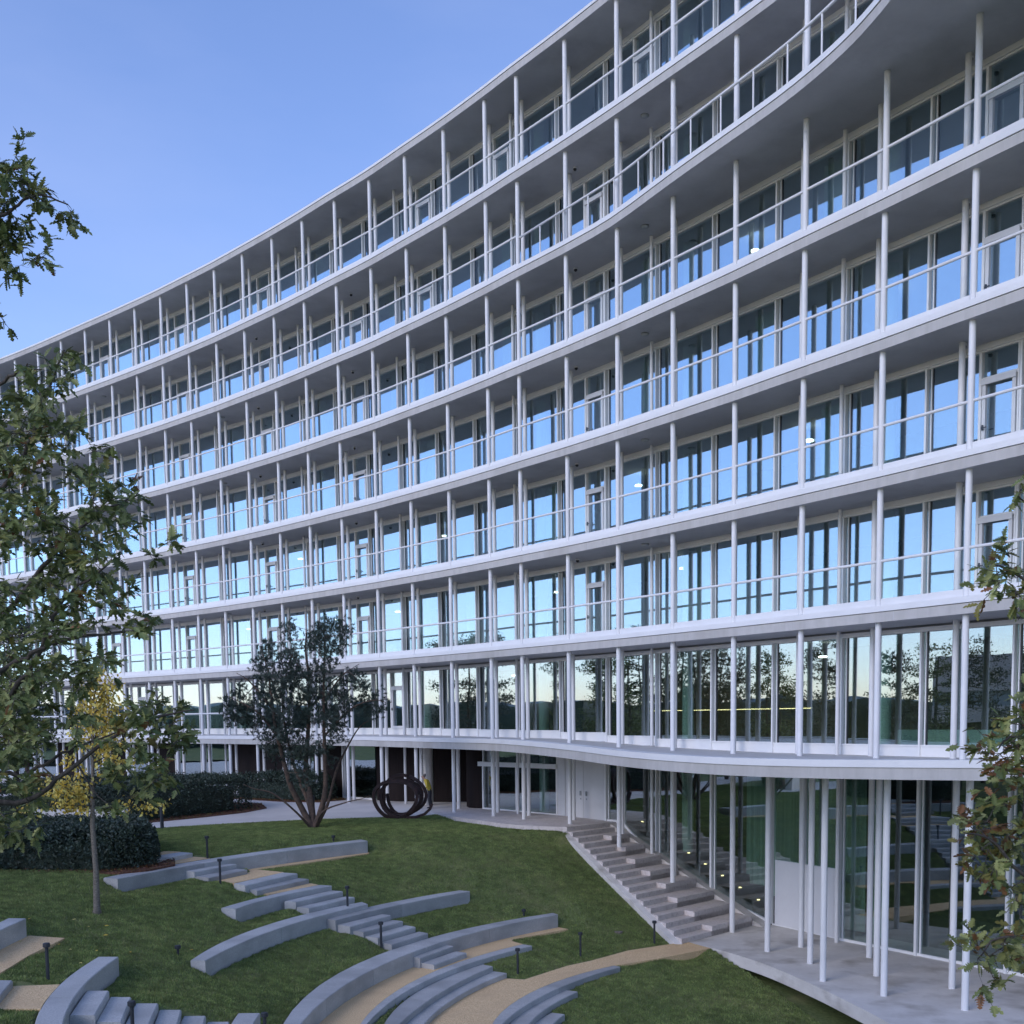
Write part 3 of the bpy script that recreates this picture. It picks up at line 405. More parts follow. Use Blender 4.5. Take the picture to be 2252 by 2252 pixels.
def window_bay(a, b, z0, z1, zfl, door, blind=None, sill=0.0, low=False, r6=False):
    a = Vector(a); b = Vector(b); t = (b - a).normalized(); L = (b - a).length; n_ = Vector((t.y, -t.x))
    f = MB()
    if r6:
        f.wallbox(a, b, n_, -0.02, 0.2, z1 - 0.075, z1 - 0.0, 2)
        f.wallbox(a, b, n_, -0.14, 0.04, z1 - 0.21, z1 - 0.075, 0)
        zt = z1 - 0.21
    else:
        f.wallbox(a, b, n_, -0.15, 0.02, z1 - 0.17, z1 - 0.004, 0)
        f.wallbox(a, b, n_, -0.07, 0.05, z1 - 0.225, z1 - 0.17, 1)
        zt = z1 - 0.225
    zs = z0
    if sill:
        f.wallbox(a, b, n_, -0.05, 0.06, z0 + 0.002, z0 + sill - 0.05, 0); f.wallbox(a, b, n_, -0.08, 0.05, z0 + sill - 0.05, z0 + sill, 0); zs = z0 + sill
    else:
        f.wallbox(a, b, n_, -0.04, 0.05, z0, z0 + 0.10, 0); zs = z0 + 0.10
    def post(s, w=0.06, d0=-0.11, d1=0.07, mi=0, za=zs, zb_=zt):
        p = a + t * s; f.wallbox(p - t * w / 2, p + t * w / 2, n_, d0, d1, za, zb_, mi)
    post(L - 0.0, 0.065, za=z0); post(L - 0.145, 0.035, -0.03, 0.05, 1); post(L - 0.19, 0.02, -0.005, 0.06, 3)
    panes = []
    if door:
        dw = 1.28; post(dw, 0.085); post(0.10, 0.05, -0.06, 0.05, 0)
        tz = zt - 0.72
        f.wallbox(a + t * 0.125, a + t * (dw - 0.0425), n_, -0.05, 0.05, tz - 0.10, tz, 0)
        panes += [(0.13, dw - 0.05, tz, zt), (dw + 0.045, L - 0.045, zs, zt)]
    else:
        panes += [(0.045, L - 0.045, zs, zt)]
    w = f.build('balcony_window' if door else 'window', [MT['white2'], MT['white2'], MT['soffit'], MT['black']], bld)
    for s0, s1, q0, q1 in panes:
        pane_box(a + t * s0, a + t * s1, n_, q0, q1, w, 'glass6' if r6 else 'glass')
    if door:
        lf = MB(); x0, x1 = 0.16, dw - 0.06; zt2 = tz - 0.10; fw = 0.11
        for (s0, s1, q0, q1) in ((x0, x1, zt2 - fw, zt2 - 0.01), (x0, x1, zs - 0.05, zs + fw), (x0, x0 + fw, zs + fw, zt2 - fw), (x1 - fw, x1, zs + fw, zt2 - fw)):
            lf.wallbox(a + t * s0, a + t * s1, n_, -0.09, 0.02, q0, q1, 0)
        lf.wallbox(a + t * (x0 - 0.02), a + t * (x1 + 0.02), n_, -0.14, -0.091, zt2 - 0.13, zt2 + 0.04, 0)
        d_ = lf.build('door', MT['white'], bld)
        pane_box(a + t * (x0 + fw), a + t * (x1 - fw), n_, zs + fw, zt2 - fw, d_)
        h = MB(); p = a + t * (x1 - 0.055); h.wallbox(p - t * 0.02, p + t * 0.02, n_, -0.15, -0.095, zs + 0.95, zs + 1.10); h.wallbox(p - t * 0.15, p + t * 0.02, n_, -0.17, -0.15, zs + 1.0, zs + 1.03)
        h.build('handle', MT['black'], d_)
    if blind:
        m = MB(); m.wallbox(a + t * 0.05, b - t * 0.05, n_, 0.10, 0.13, zt - blind, zt); m.build('roller_blind', MT['blind'], w)
    return w
for k in range(6):
    for i in range(0, NG - 2):
        if OC[min(i, NC - 1)][1] < 22: continue
        window_bay(GL[i], GL[i + 1], HS[k + 1] + 0.476, HS[k], 0, i in DOORS[k])
for i in range(0, NG - 2):
    yy = GL[i][1]; z = min(fz(GL[i][1]), fz(GL[i + 1][1])) + 0.0
    zz = 0.5 * (fz(GL[i][1] - 1.5) + fz(GL[i + 1][1] - 1.5))
    window_bay(GL[i], GL[i + 1], zz - 0.03, HS[6], 0, i in DOORS[6], blind=(3.3 if i in (20, 21, 22) else None), sill=0.40, r6=True)
# ---- interior
def inset(i, d, s=0.0, P=GL):
    t, n_ = frame_at(i, P); p = Vector(P[i]) + n_ * d + t * s; return p
for k in range(7):
    z0 = (HS[k + 1] + 0.48) if k < 6 else -1.3; z1 = HS[k]
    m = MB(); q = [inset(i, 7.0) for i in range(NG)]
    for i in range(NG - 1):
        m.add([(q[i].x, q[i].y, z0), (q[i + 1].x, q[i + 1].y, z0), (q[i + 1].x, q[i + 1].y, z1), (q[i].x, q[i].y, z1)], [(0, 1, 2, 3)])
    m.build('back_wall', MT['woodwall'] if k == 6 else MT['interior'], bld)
    for i in (0, NG - 1):
        pass
for k in range(8):
    for x, y in [(17.5, 30.2), (12.73, 38.19), (7.32, 46.21), (1.58, 53.78), (-4.52, 61.03), (-10.88, 67.73), (-17.58, 74.17), (-24.7, 80.4), (-32.2, 86.6)]:
        z0 = (HS[k + 1] + 0.49) if k < 6 else (-1.34 if k == 6 else (-7.7 if y < 47 else -4.5)); z1 = HS[k] if k < 7 else -1.6
        m = MB(); m.tube([(x, y, z0), (x, y, z1)], 0.24, 20); o = m.build('interior_column', MT['intcol'], bld); smooth_angle(o, 40)
def curtain(a, b, z0, z1, amp=0.05, mt='curtain'):
    a = Vector(a); b = Vector(b); t = (b - a).normalized(); n_ = Vector((t.y, -t.x)); L = (b - a).length; N = int(L / 0.06)
    m = MB(); vs = []
    for j in range(N + 1):
        p = a + t * (L * j / N) + n_ * (amp * math.sin(j * 1.9) + 0.02 * math.sin(j * 0.7)); vs += [(p.x, p.y, z0), (p.x, p.y, z1)]
    m.add(vs, [(2 * j, 2 * j + 2, 2 * j + 3, 2 * j + 1) for j in range(N)]); o = m.build('curtain', MT[mt], bld, smooth=True); return o
for k, i in [(0, 22), (0, 19), (0, 21), (0, 24), (1, 21), (2, 9), (0, 12), (3, 9), (2, 15), (1, 12), (4, 11), (3, 7), (2, 6), (1, 6), (3, 14), (4, 17), (1, 15), (5, 8), (2, 12), (4, 6), (5, 13), (3, 20), (2, 19), (1, 24), (4, 22)]:
    a = Vector(GL[i]); b = Vector(GL[i + 1]); t, n_ = frame_at(i, GL)
    curtain(a + n_ * 0.5 + (b - a) * 0.1, a + n_ * 0.5 + (b - a) * (0.95 if k == 0 else 0.5), HS[k + 1] + 0.5, HS[k] - 0.25)
m = MB()
for i in range(8, 11):
    t, n_ = frame_at(i, GL); p = inset(i, 5.6); q = inset(i + 1, 5.6)
    mm = MB(); mm.wallbox(p, q, n_, 0, 0.05, 0.28, 0.305); mm.build('light_strip', MT['warm_light'], bld)
for k, i, d in [(4, 10, 2.5), (3, 10, 3.0), (5, 9, 2.2), (5, 16, 2.4), (4, 19, 2.2), (5, 12, 3.2), (3, 6, 3.0), (4, 7, 2.6), (5, 18, 2.6), (4, 15, 3.4), (2, 8, 3.0), (6, 7, 3.5), (6, 13, 3.0), (5, 21, 2.4)]:
    p = inset(i, d, 0.8); zt_ = HS[k] - 0.02; m = MB(); m.tube([(p.x, p.y, zt_), (p.x, p.y, zt_ - 0.5)], 0.012, 6, 0); m.tube([(p.x, p.y, zt_ - 0.5), (p.x, p.y, zt_ - 0.56)], 0.16, 14, 1)
    m.build('pendant_lamp', [MT['greyframe'], MT['lamp_white']], bld)
# pour joints in the concrete edges
for k, z in enumerate(HS):
    EE = s2edge if k == 2 else edge
    for j in range(6 + 3 * (k % 3), len(EE) - 2, 13):
        p = Vector(EE[j]); q = Vector(EE[j + 1]); t = (q - p).normalized(); n_ = Vector((t.y, -t.x)); m = MB(); m.wallbox(p - t * 0.008, p + t * 0.008, n_, -0.003, 0.02, z + 0.002, z + 0.289); m.build('joint', MT['soffit'], bld)
# ceiling cameras and smoke lamps on the soffits
for k in range(1, 6):
    for x, y in [(2.93, 48.46), (-8.3, 61.9), (-14.9, 68.6), (13.4, 33.7)]:
        m = MB(); m.tube([(x, y, HS[k] - 0.002), (x, y, HS[k] - 0.06)], 0.09, 12); m.tube([(x, y, HS[k] - 0.06), (x, y, HS[k] - 0.11), (x, y, HS[k] - 0.15)], [0.075, 0.07, 0.03], 12, 1)
        m.build('security_camera', [MT['white'], MT['black']], bld, smooth=True)
    for x, y in [(5.36, 44.5), (-17.6, 70.7), (-28.2, 80.2)]:
        m = MB(); m.tube([(x, y, HS[k] - 0.002), (x, y, HS[k] - 0.05), (x, y, HS[k] - 0.09)], [0.16, 0.16, 0.11], 14); m.build('ceiling_lamp', MT['greyframe'], bld, smooth=True)
# ---- ground floor and lower level
LOW = [(8.39, 36.3), (9.30, 34.42), (9.04, 32.06), (10.8, 32.64), (10.23, 30.28), (11.83, 28.7), (12.4, 31.0), (11.4, 35.2), (9.65, 36.9), (7.88, 39.62), (14.3, 26.4), (14.6, 28.9), (16.1, 26.4), (13.6, 24.6)]
for x, y in LOW: column('column', x, y, -7.78, -1.60, 0.094)
for x, y in [(11.05, 37.6), (16.0, 30.0)]: column('slender_column', x, y, -7.78, -1.60, 0.07)
column('column', 6.11, 42.19, -6.31, -1.55, 0.094); column('column', 4.32, 44.74, -5.22, -1.5, 0.094)
column('inner_column', inner_pos[8][0], inner_pos[8][1], -6.8, -1.5, 0.08); column('inner_column', inner_pos[9][0], inner_pos[9][1], -5.6, -1.5, 0.08)
column('slender_column', 5.73, 45.45, -6.2, -1.5, 0.07)
for i in range(10, NC - 1):
    column('column', OC[i][0], OC[i][1], -4.52, -1.38, 0.094); column('inner_column', inner_pos[i][0], inner_pos[i][1], -4.52, -1.38, 0.094)
for x, y in slender[2:9]: column('slender_column', x, y, -4.52, -1.38, 0.07)
# lower glass wall beside the stair and terrace
def low_glass(a, b, z0a, z0b, z1, name='window', mullion=True):
    a = Vector(a); b = Vector(b); t = (b - a).normalized(); L = (b - a).length; n_ = Vector((t.y, -t.x)); f = MB()
    A0 = a - n_ * 0.04; B0 = b - n_ * 0.04; A1 = a + n_ * 0.05; B1 = b + n_ * 0.05
    f.prism([A0, B0, B1, A1], 0, 0, 0, zt=[z0a + 0.09, z0b + 0.09, z0b + 0.09, z0a + 0.09], zb=[z0a - 0.05, z0b - 0.05, z0b - 0.05, z0a - 0.05])
    f.wallbox(b - t * 0.045, b + t * 0.045, n_, -0.11, 0.07, min(z0a, z0b), z1, 0)
    f.wallbox(b - t * 0.16, b - t * 0.11, n_, -0.03, 0.05, min(z0a, z0b), z1, 0)
    w = f.build(name, [MT['white2']], bld); q = MB()
    vs = [(a.x, a.y, z0a), (b.x, b.y, z0b), (b.x, b.y, z1), (a.x, a.y, z1)]
    q.add([(v[0] + n_.x * 0.01, v[1] + n_.y * 0.01, v[2]) for v in vs] + [(v[0] + n_.x * 0.03, v[1] + n_.y * 0.03, v[2]) for v in vs], [(0, 1, 2, 3), (7, 6, 5, 4), (0, 4, 5, 1), (1, 5, 6, 2), (2, 6, 7, 3), (3, 7, 4, 0)])
    q.build('pane', MT['glass7'], w)
Z7 = -1.55
for i in range(1, 6): low_glass(GL[i], GL[i + 1], -7.76, -7.76, Z7)
low_glass((9.59, 40.95), (7.8, 43.2), -7.70, -6.95, Z7); low_glass(GL[8], GL[9], -6.95, -6.0, Z7); low_glass(GL[9], (4.75, 47.6), -6.0, -4.52, Z7); low_glass((4.75, 47.6), (4.15, 48.45), -4.5, -4.5, Z7)
# white service doors on the lower terrace: panels with dark glass above
a = Vector((11.27, 37.98)); b = Vector((9.59, 40.95)); t = (b - a).normalized(); n_ = Vector((t.y, -t.x)); L = (b - a).length
f = MB(); f.wallbox(a, b, n_, 0.02, 0.08, -7.75, -7.70); f.wallbox(b - t * 0.05, b, n_, -0.06, 0.08, -7.70, Z7); f.wallbox(a + t * L * 0.5 - t * 0.04, a + t * L * 0.5 + t * 0.04, n_, -0.05, 0.08, -7.7, Z7)
w = f.build('window', MT['white2'], bld)
for s0, s1 in ((0.05, 0.5), (0.5, 0.95)):
    A = a + t * (L * s0 + 0.06); B_ = a + t * (L * s1 - 0.02)
    m = MB(); m.wallbox(A, B_, n_, 0.0, 0.05, -7.69, -5.30); m.wallbox(A + t * 0.06, B_ - t * 0.06, n_, -0.012, -0.002, -7.60, -5.38)
    m.build('white_door', MT['white'], bld)
    pane_box(A, B_, n_, -5.28, Z7, w, 'glass7', jitter=False)
curtain((12.6, 39.6), (9.4, 44.4), -7.6, -1.7, 0.07); curtain((12.3, 38.5), (11.4, 39.8), -7.6, -1.7, 0.06)
# entrance: glazed sliding doors, white double door
EZ = -4.5
P_ = [(4.15, 48.45), (2.15, 51.65), (-1.45, 55.95)]
a = Vector(P_[0]); b = Vector(P_[1]); t = (b - a).normalized(); n_ = Vector((t.y, -t.x)); L = (b - a).length
m = MB(); m.wallbox(a, a + t * L * 0.03, n_, -0.03, 0.1, EZ, Z7 + 0.1); m.wallbox(b - t * L * 0.16, b, n_, -0.03, 0.1, EZ, Z7 + 0.1); m.build('wall_panel', MT['white'], bld)
for s0, s1, hx in ((0.035, 0.46, 0.40), (0.465, 0.835, 0.52)):
    m = MB(); m.wallbox(a + t * L * s0, a + t * L * s1, n_, 0.0, 0.06, EZ + 0.01, Z7 + 0.1); d_ = m.build('white_door', MT['white'], bld)
    h = MB(); p = a + t * L * hx; h.wallbox(p - t * 0.05, p + t * 0.05, n_, -0.05, -0.001, EZ + 1.02, EZ + 1.22); h.wallbox(p - t * 0.03, p + t * 0.03, n_, -0.02, -0.001, EZ + 0.84, EZ + 0.90); h.build('handle', MT['greyframe'], d_)
a = Vector(P_[1]); b = Vector(P_[2]); t = (b - a).normalized(); n_ = Vector((t.y, -t.x)); L = (b - a).length
f = MB(); f.wallbox(a, b + t * 0.2, n_, -0.16, 0.10, -2.35, -2.13); f.wallbox(a, b, n_, -0.05, 0.05, EZ + 0.0, EZ + 0.06)
for s_ in (0.0, 0.43, 0.52, 0.98): f.wallbox(a + t * (L * s_), a + t * (L * s_ + 0.09), n_, -0.06, 0.06, EZ + 0.06, -2.35)
for s_ in (0.0, 0.47, 0.98): f.wallbox(a + t * (L * s_), a + t * (L * s_ + 0.07), n_, -0.04, 0.06, -2.13, -1.40)
w = f.build('entrance_front', MT['white2'], bld)
for s0, s1, q0, q1 in ((0.02, 0.43, EZ + 0.06, -2.36), (0.54, 0.98, EZ + 0.06, -2.36), (0.45, 0.52, EZ + 0.06, -2.36), (0.02, 0.98, -2.12, -1.40)): pane_box(a + t * L * s0, a + t * L * s1, n_, q0, q1, w, 'glass7')
# dark recessed hall to the left of the entrance
def wallpath(name, pts, z0, z1, mt, th=0.15):
    m = MB(); n2 = len(pts); o_ = offs(pts, th)
    vs = [(p[0], p[1], z0) for p in pts] + [(p[0], p[1], z1) for p in pts] + [(p[0], p[1], z0) for p in o_] + [(p[0], p[1], z1) for p in o_]
    fs = []
    for i in range(n2 - 1): fs += [(i, i + 1, n2 + i + 1, n2 + i), (2 * n2 + i, 3 * n2 + i, 3 * n2 + i + 1, 2 * n2 + i + 1), (n2 + i, n2 + i + 1, 3 * n2 + i + 1, 3 * n2 + i)]
    fs += [(0, n2, 3 * n2, 2 * n2), (n2 - 1, 3 * n2 - 1, 4 * n2 - 1, 2 * n2 - 1)]
    m.add(vs, fs); o = m.build(name, mt, bld, smooth=False); smooth_angle(o, 30); return o
wallpath('dark_wall', [(-1.5, 56.1), (-1.85, 56.25), (-2.2, 56.7), (-2.35, 57.6), (-2.3, 59.0), (-2.1, 60.6)], EZ, -1.38, MT['darkwall'])
wallpath('dark_wall', [(-2.1, 60.7), (-4.2, 60.9), (-6.5, 61.8), (-7.6, 62.8)], EZ, -1.38, MT['darkwall'])
m = MB(); m.tube([(-4.42, 58.9, EZ), (-4.42, 58.9, -1.38)], 0.24, 24); o = m.build('round_pillar', MT['beige'], bld); smooth_angle(o, 40)
for i in range(16, NG - 2):
    if i in (17, 19, 20, 23, 25, 27): 
        t, n_ = frame_at(i, GL); m = MB(); m.wallbox(Vector(GL[i]), Vector(GL[i + 1]), n_, 0.0, 0.1, EZ, -1.4); m.build('dark_wall', MT['darkwall'], bld)  # added opaque brown panels, standing in for dark glazing over dim rooms
    else: low_glass(GL[i], GL[i + 1], EZ, EZ, -1.38)
# rooms behind the ground floor glass
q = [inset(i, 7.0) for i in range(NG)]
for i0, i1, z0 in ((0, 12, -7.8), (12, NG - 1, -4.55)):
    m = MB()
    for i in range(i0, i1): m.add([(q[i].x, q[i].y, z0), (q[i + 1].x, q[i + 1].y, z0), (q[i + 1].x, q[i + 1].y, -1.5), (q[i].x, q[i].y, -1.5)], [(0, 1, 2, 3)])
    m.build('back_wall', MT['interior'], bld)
m = MB(); qa = [inset(i, 0.1) for i in range(0, 12)]; qb = q[:12]
for i in range(0, 11): m.add([(qa[i].x, qa[i].y, -7.77), (qb[i].x, qb[i].y, -7.77), (qb[i + 1].x, qb[i + 1].y, -7.77), (qa[i + 1].x, qa[i + 1].y, -7.77)], [(0, 1, 2, 3)])
m.build('interior_floor', MT['intfloor'], bld)
# tiered seats seen through the lower glass
for j in range(9):
    z = -7.76 + 0.36 * (j + 1); s = j * 0.95
    a0 = Vector((10.6, 41.6)) + Vector((-0.566, 0.824)) * s
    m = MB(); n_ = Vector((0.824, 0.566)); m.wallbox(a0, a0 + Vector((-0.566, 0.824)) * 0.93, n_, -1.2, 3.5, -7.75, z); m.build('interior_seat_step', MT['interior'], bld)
    m = MB(); p = a0 + n_ * -0.9; m.box(p.x - 0.05, p.x + 0.05, p.y - 0.02, p.y + 0.02, z + 0.06, z + 0.10); m.build('step_light', MT['warm_light'], bld)
m = MB(); a = Vector((15.2, 33.6)); n_ = Vector((0.82, 0.57)); m.wallbox(a, a + Vector((-0.57, 0.82)) * 6, n_, 2.5, 2.6, -1.25, -0.55); m.build('interior_counter', MT['intcol'], bld)
# roof and end closures so that light does not leak into the rooms
m = MB()
for i in range(0, len(inner) - 4, 4): m.wallbox(inner[i], inner[i + 4], Vector((0.8, 0.6)), 0.02, 0.3, -8, 27.0)
m.build('rear_wall', MT['beige'], bld)
# ================================================================ STAIR AND TERRACES BY THE BUILDING
RS = 3.26 / 18
LE = [(2.27 + 0.2055 * i, 45.9 - 0.487 * i) for i in range(19)]          # left edge of each riser
st = empty('concrete_staircase', (5.0, 42.0, -7.76), 'broad concrete staircase with seat blocks running down beside the glass wall', 'staircase')
dirr = Vector((0.69, 0.72))
def glass_hit(p, d):                                           # distance from p along d to the facade glass line
    best = 9.0
    for a, b in zip(GL[:-1], GL[1:]):
        a = Vector(a); b = Vector(b); e = b - a; den = d.x * e.y - d.y * e.x
        if abs(den) < 1e-6: continue
        q = a - p; s_ = (q.x * e.y - q.y * e.x) / den; u_ = (q.x * d.y - q.y * d.x) / den
        if -0.01 <= u_ <= 1.01 and 0 < s_ < best: best = s_
    return best
for i in range(18):
    p = Vector(LE[i]); q = Vector(LE[i + 1]); z = -4.5 - RS * i - (0 if i else 0)
    L0 = glass_hit(p, dirr) - 0.35; z_top = -4.5 - RS * (i + 1)
    z_top = -4.5 - RS * i
    # tread i lies between riser line i (its back) and riser line i-1; body down to the ground
    back = Vector(LE[i - 1]) if i else p - (q - p) * 1.0
    L1 = glass_hit(back, dirr) - 0.35
    if i == 0: continue
    m = MB(); m.prism([p, p + dirr * L0, back + dirr * (L1), back], -8.0, z_top - 0.0); m.build('step', MT['concrete'], st)
for i, (s0, s1) in enumerate([(0.62, 1.0)] * 8):
    k = 2 + 2 * i; 
    if k > 17: break
    p = Vector(LE[k + 1]) if k + 1 < 19 else Vector(LE[18]); b_ = Vector(LE[k - 1]); L0 = glass_hit(p, dirr) - 0.45; L1 = glass_hit(b_, dirr) - 0.45
    off = 1.75 + 0.12 * math.sin(i * 2.1)
    m = MB(); pm = Vector(LE[k + 1]) if k + 1 < 19 else Vector(LE[18]); pb = Vector(LE[k])
    z = -4.5 - RS * (k - 0)
    m.prism([pm + dirr * off, pm + dirr * max(L0, off + 0.4), pb + dirr * max(L1, off + 0.4), pb + dirr * (off - 0.15)], -8.0, z - 0.004); m.build('seat_block', MT['concrete'], st)
m = MB(); w_ = 0.22
for i in range(18):
    a = Vector(LE[i]); b = Vector(LE[i + 1]); nn = Vector((-0.92, -0.39)); za = -4.5 - RS * i; zb = -4.5 - RS * (i + 1)
    m.prism([a, b, b + nn * w_, a + nn * w_], 0, 0, 0, zt=[za - 0.16, zb - 0.16, zb - 0.20, za - 0.20], zb=[za - 0.7] * 1 + [zb - 0.7] * 2 + [za - 0.7])
m.build('stringer', MT['concrete_pale'], st)
# strip between the steps and the glass
m = MB()
for i in range(18):
    a = Vector(LE[i]); b = Vector(LE[i + 1]); La = glass_hit(a, dirr); Lb = glass_hit(b, dirr); za = -4.5 - RS * i - 0.10; zb = -4.5 - RS * (i + 1) - 0.10
    m.prism([a + dirr * (La - 0.40), a + dirr * (La + 0.15), b + dirr * (Lb + 0.15), b + dirr * (Lb - 0.40)], 0, 0, 0, zt=[za + 0.12, za + 0.12, zb + 0.12, zb + 0.12], zb=[-8] * 4)
m.build('side_ramp', MT['concrete_pale'], st)
def sheet(name, poly, z, mt, thick=0.0, kind='structure', label=None):
    m = MB()
    if thick: m.prism(poly, z - thick, z)
    else: m.add([(p[0], p[1], z) for p in poly], [tuple(range(len(poly)))])
    o = m.build(name, mt)
    me = o.data; bm = bmesh.new(); bm.from_mesh(me); bmesh.ops.triangulate(bm, faces=[f for f in bm.faces if len(f.verts) > 4]); bm.normal_update(); bm.to_mesh(me); bm.free()
    o['kind'] = kind
    return o
TE = [(v.x, v.y) for v in curve([p + (0,) for p in [(5.98, 37.75), (6.63, 37.0), (7.25, 35.85), (7.93, 34.2), (8.55, 32.0), (9.0, 30.0), (9.45, 27.45), (9.7, 24.5), (9.7, 20.0)]], 4)]
low_poly = TE + [(24, 20), (21, 26), GL[1], GL[2], GL[3], GL[4], GL[5], GL[6], GL[7], GL[8], (6.4, 42.0)]
low_poly = TE + [(24, 20), (21.5, 25.5), (18.9, 29.2), (15.4, 34.4), (12.5, 39.0), (10.6, 41.9), (9.0, 43.4), (8.2, 42.9), (5.97, 38.0)]
sheet('lower_terrace', low_poly, -7.76, MT['concrete_pale'], 0.38)
UE = [(-3.7, 53.3), (-2.6, 51.2), (-1.72, 49.85), (-0.51, 47.9), (0.30, 46.95), (1.2, 46.45), (1.9, 46.1), (2.27, 45.9)]
ent_poly = UE + [(4.75, 48.5), (6.4, 49.0), (4.0, 52.5), (0.5, 57), (-2.2, 58), (-3.2, 56.2)]
ent_poly = UE + [(5.0, 48.35), (3.9, 50.2), (2.3, 52.2), (-1.4, 56.5), (-2.6, 56.5), (-3.9, 54.2)]
sheet('entrance_terrace', ent_poly, -4.496, MT['concrete'], 0.34)
LAWN_EDGE = [(-34, 36), (-28, 41), (-23.6, 43.3), (-20.65, 44.7), (-18.4, 45.9), (-16.0, 46.75), (-14.9, 47.4), (-11.47, 49.4), (-8.85, 50.6), (-5.8, 51.2), (-3.7, 52.9)]
path_poly = LAWN_EDGE + [(-3.3, 55.5), (-1.0, 56.8), (3, 54), (12, 60), (-10, 85), (-60, 110), (-75, 80)]
sheet('path', path_poly, -4.502, MT['path'], 0.25)

# ================================================================ AMPHITHEATRE WALLS AND STEPS
cW = Vector((8.0, 27.0))
FOOT = {'W4': 0.62, 'W3L': 0.62, 'W3R': 0.6, 'W2': 0.62, 'W1': 0.62, 'LW1': 0.62, 'LW0': 0.62, 'LW2': 0.62, 'arcA': 0.35, 'arcB': 0.35, 'arcC': 0.35, 'arcD': 0.35, 'arcE': 0.35, 'arcF': 0.35}
DIM = {'W1': ('long low granite retaining wall below the upper lawn, nearest the hedge', 3), 'W2': ('short granite wall beside the steps, second below the hedge', 2),
       'W3L': ('curved granite wall in mid lawn tapering at its left end', 2), 'W3R': ('granite wall to the right of the steps ending short of the grass mound', 2),
       'W4': ('longest curved granite wall sweeping round the golden gravel terrace', 5),
       'arcA': ('curved granite kerb along the front of the upper gravel terrace', 3), 'arcB': ('middle curved granite step of the three above the wide gravel path', 2), 'arcC': ('lowest curved granite step bordering the wide gravel path', 2),
       'arcD': ('long curved granite kerb on the lower side of the wide gravel path', 3), 'arcE': ('curved granite step just below the wide gravel path', 2), 'arcF': ('short curved granite step at the bottom of the lawn', 2),
       'LW1': ('curved granite wall at lower left beside a flight of granite blocks', 2), 'LW0': ('granite wall end at the left edge above the gravel strip', 2), 'LW2': ('granite wall end at the bottom left beside the last granite block', 2)}
NAMES = {'arc': 'granite_kerb_step', 'W': 'granite_wall', 'LW': 'granite_wall'}
def block(mb, o, i, z, depth, c=0.018, m=0):                   # o, i: lists of plan points of both edges; a chamfered bar
    n = len(o); vs = []
    for k in range(n):
        a = Vector(o[k]); b = Vector(i[k]); d = (b - a); L = d.length; d = d / L if L > 1e-6 else Vector((1, 0))
        for (q, zz) in ((a, z - depth), (a, z - c), (a + d * c, z), (b - d * c, z), (b, z - c), (b, z - depth)): vs.append((q.x, q.y, zz))
    fs = []
    for k in range(n - 1):
        for j in range(6):
            j2 = (j + 1) % 6; fs.append((k * 6 + j, k * 6 + j2, (k + 1) * 6 + j2, (k + 1) * 6 + j))
    fs += [tuple(range(5, -1, -1)), tuple((n - 1) * 6 + j for j in range(6))]
    mb.add(vs, fs, m)
def lerp2(a, b, t): return (a[0] + (b[0] - a[0]) * t, a[1] + (b[1] - a[1]) * t)
def sub(P, t0, t1, n):
    out = []
    for k in range(n + 1):
        t = (t0 + (t1 - t0) * k / n) * (len(P) - 1); j = min(int(t), len(P) - 2); out.append(lerp2(P[j], P[j + 1], t - j))
    return out
for key, (z, o, i) in WALLS.items():
    if key.startswith('s_'): continue
    lab, nb = DIM[key]; mid = o[len(o) // 2]
    r = empty('granite_kerb_step' if key.startswith('arc') else 'granite_wall', (mid[0], mid[1], z - 0.5), lab, 'stone step' if key.startswith('arc') else 'stone wall')
    for b_ in range(nb):
        t0, t1 = b_ / nb, (b_ + 1) / nb
        g = 0.0005
        m = MB(); dz = rnd.uniform(-0.0015, 0.0015)
        block(m, sub(o, t0 + (g if b_ else 0), t1 - g, 10), sub(i, t0 + (g if b_ else 0), t1 - g, 10), z + dz, FOOT[key])
        m.build('block', MT['granite%d' % rnd.choice([0, 0, 1, 2, 0])], r)
def stairs(label, keys, group=None):
    z, o, i = WALLS['s_' + keys[0]]
    r = empty('granite_steps', (o[0][0], o[0][1], z - 0.2), label, 'stone steps')
    for k in keys:
        z, o, i = WALLS['s_' + k]; m = MB(); block(m, o, i, z, 0.40, 0.025)
        m.build('step', MT['granite%d' % rnd.choice([0, 2, 0, 1])], r)
stairs('pair of granite steps in front of the longest uppermost wall', ['c1', 'c2'])
stairs('pair of broad granite steps between two small gravel landings', ['d1', 'd2'])
stairs('two granite steps just above the curved mid lawn wall', ['a', 'b'])
stairs('flight of four granite steps between the mid lawn wall and the big curved wall', ['e', 'f', 'g', 'h'])
stairs('pair of granite steps dropping from the big curved wall to the gravel terrace', ['i', 'j'])
stairs('single granite step half hidden by the dark hedge', ['0'])
stairs('flight of rough granite blocks descending right at the lower left', ['l1', 'l2', 'l3', 'l4', 'l5', 'l6'])
stairs('granite step at the left edge between two gravel strips', ['l0'])

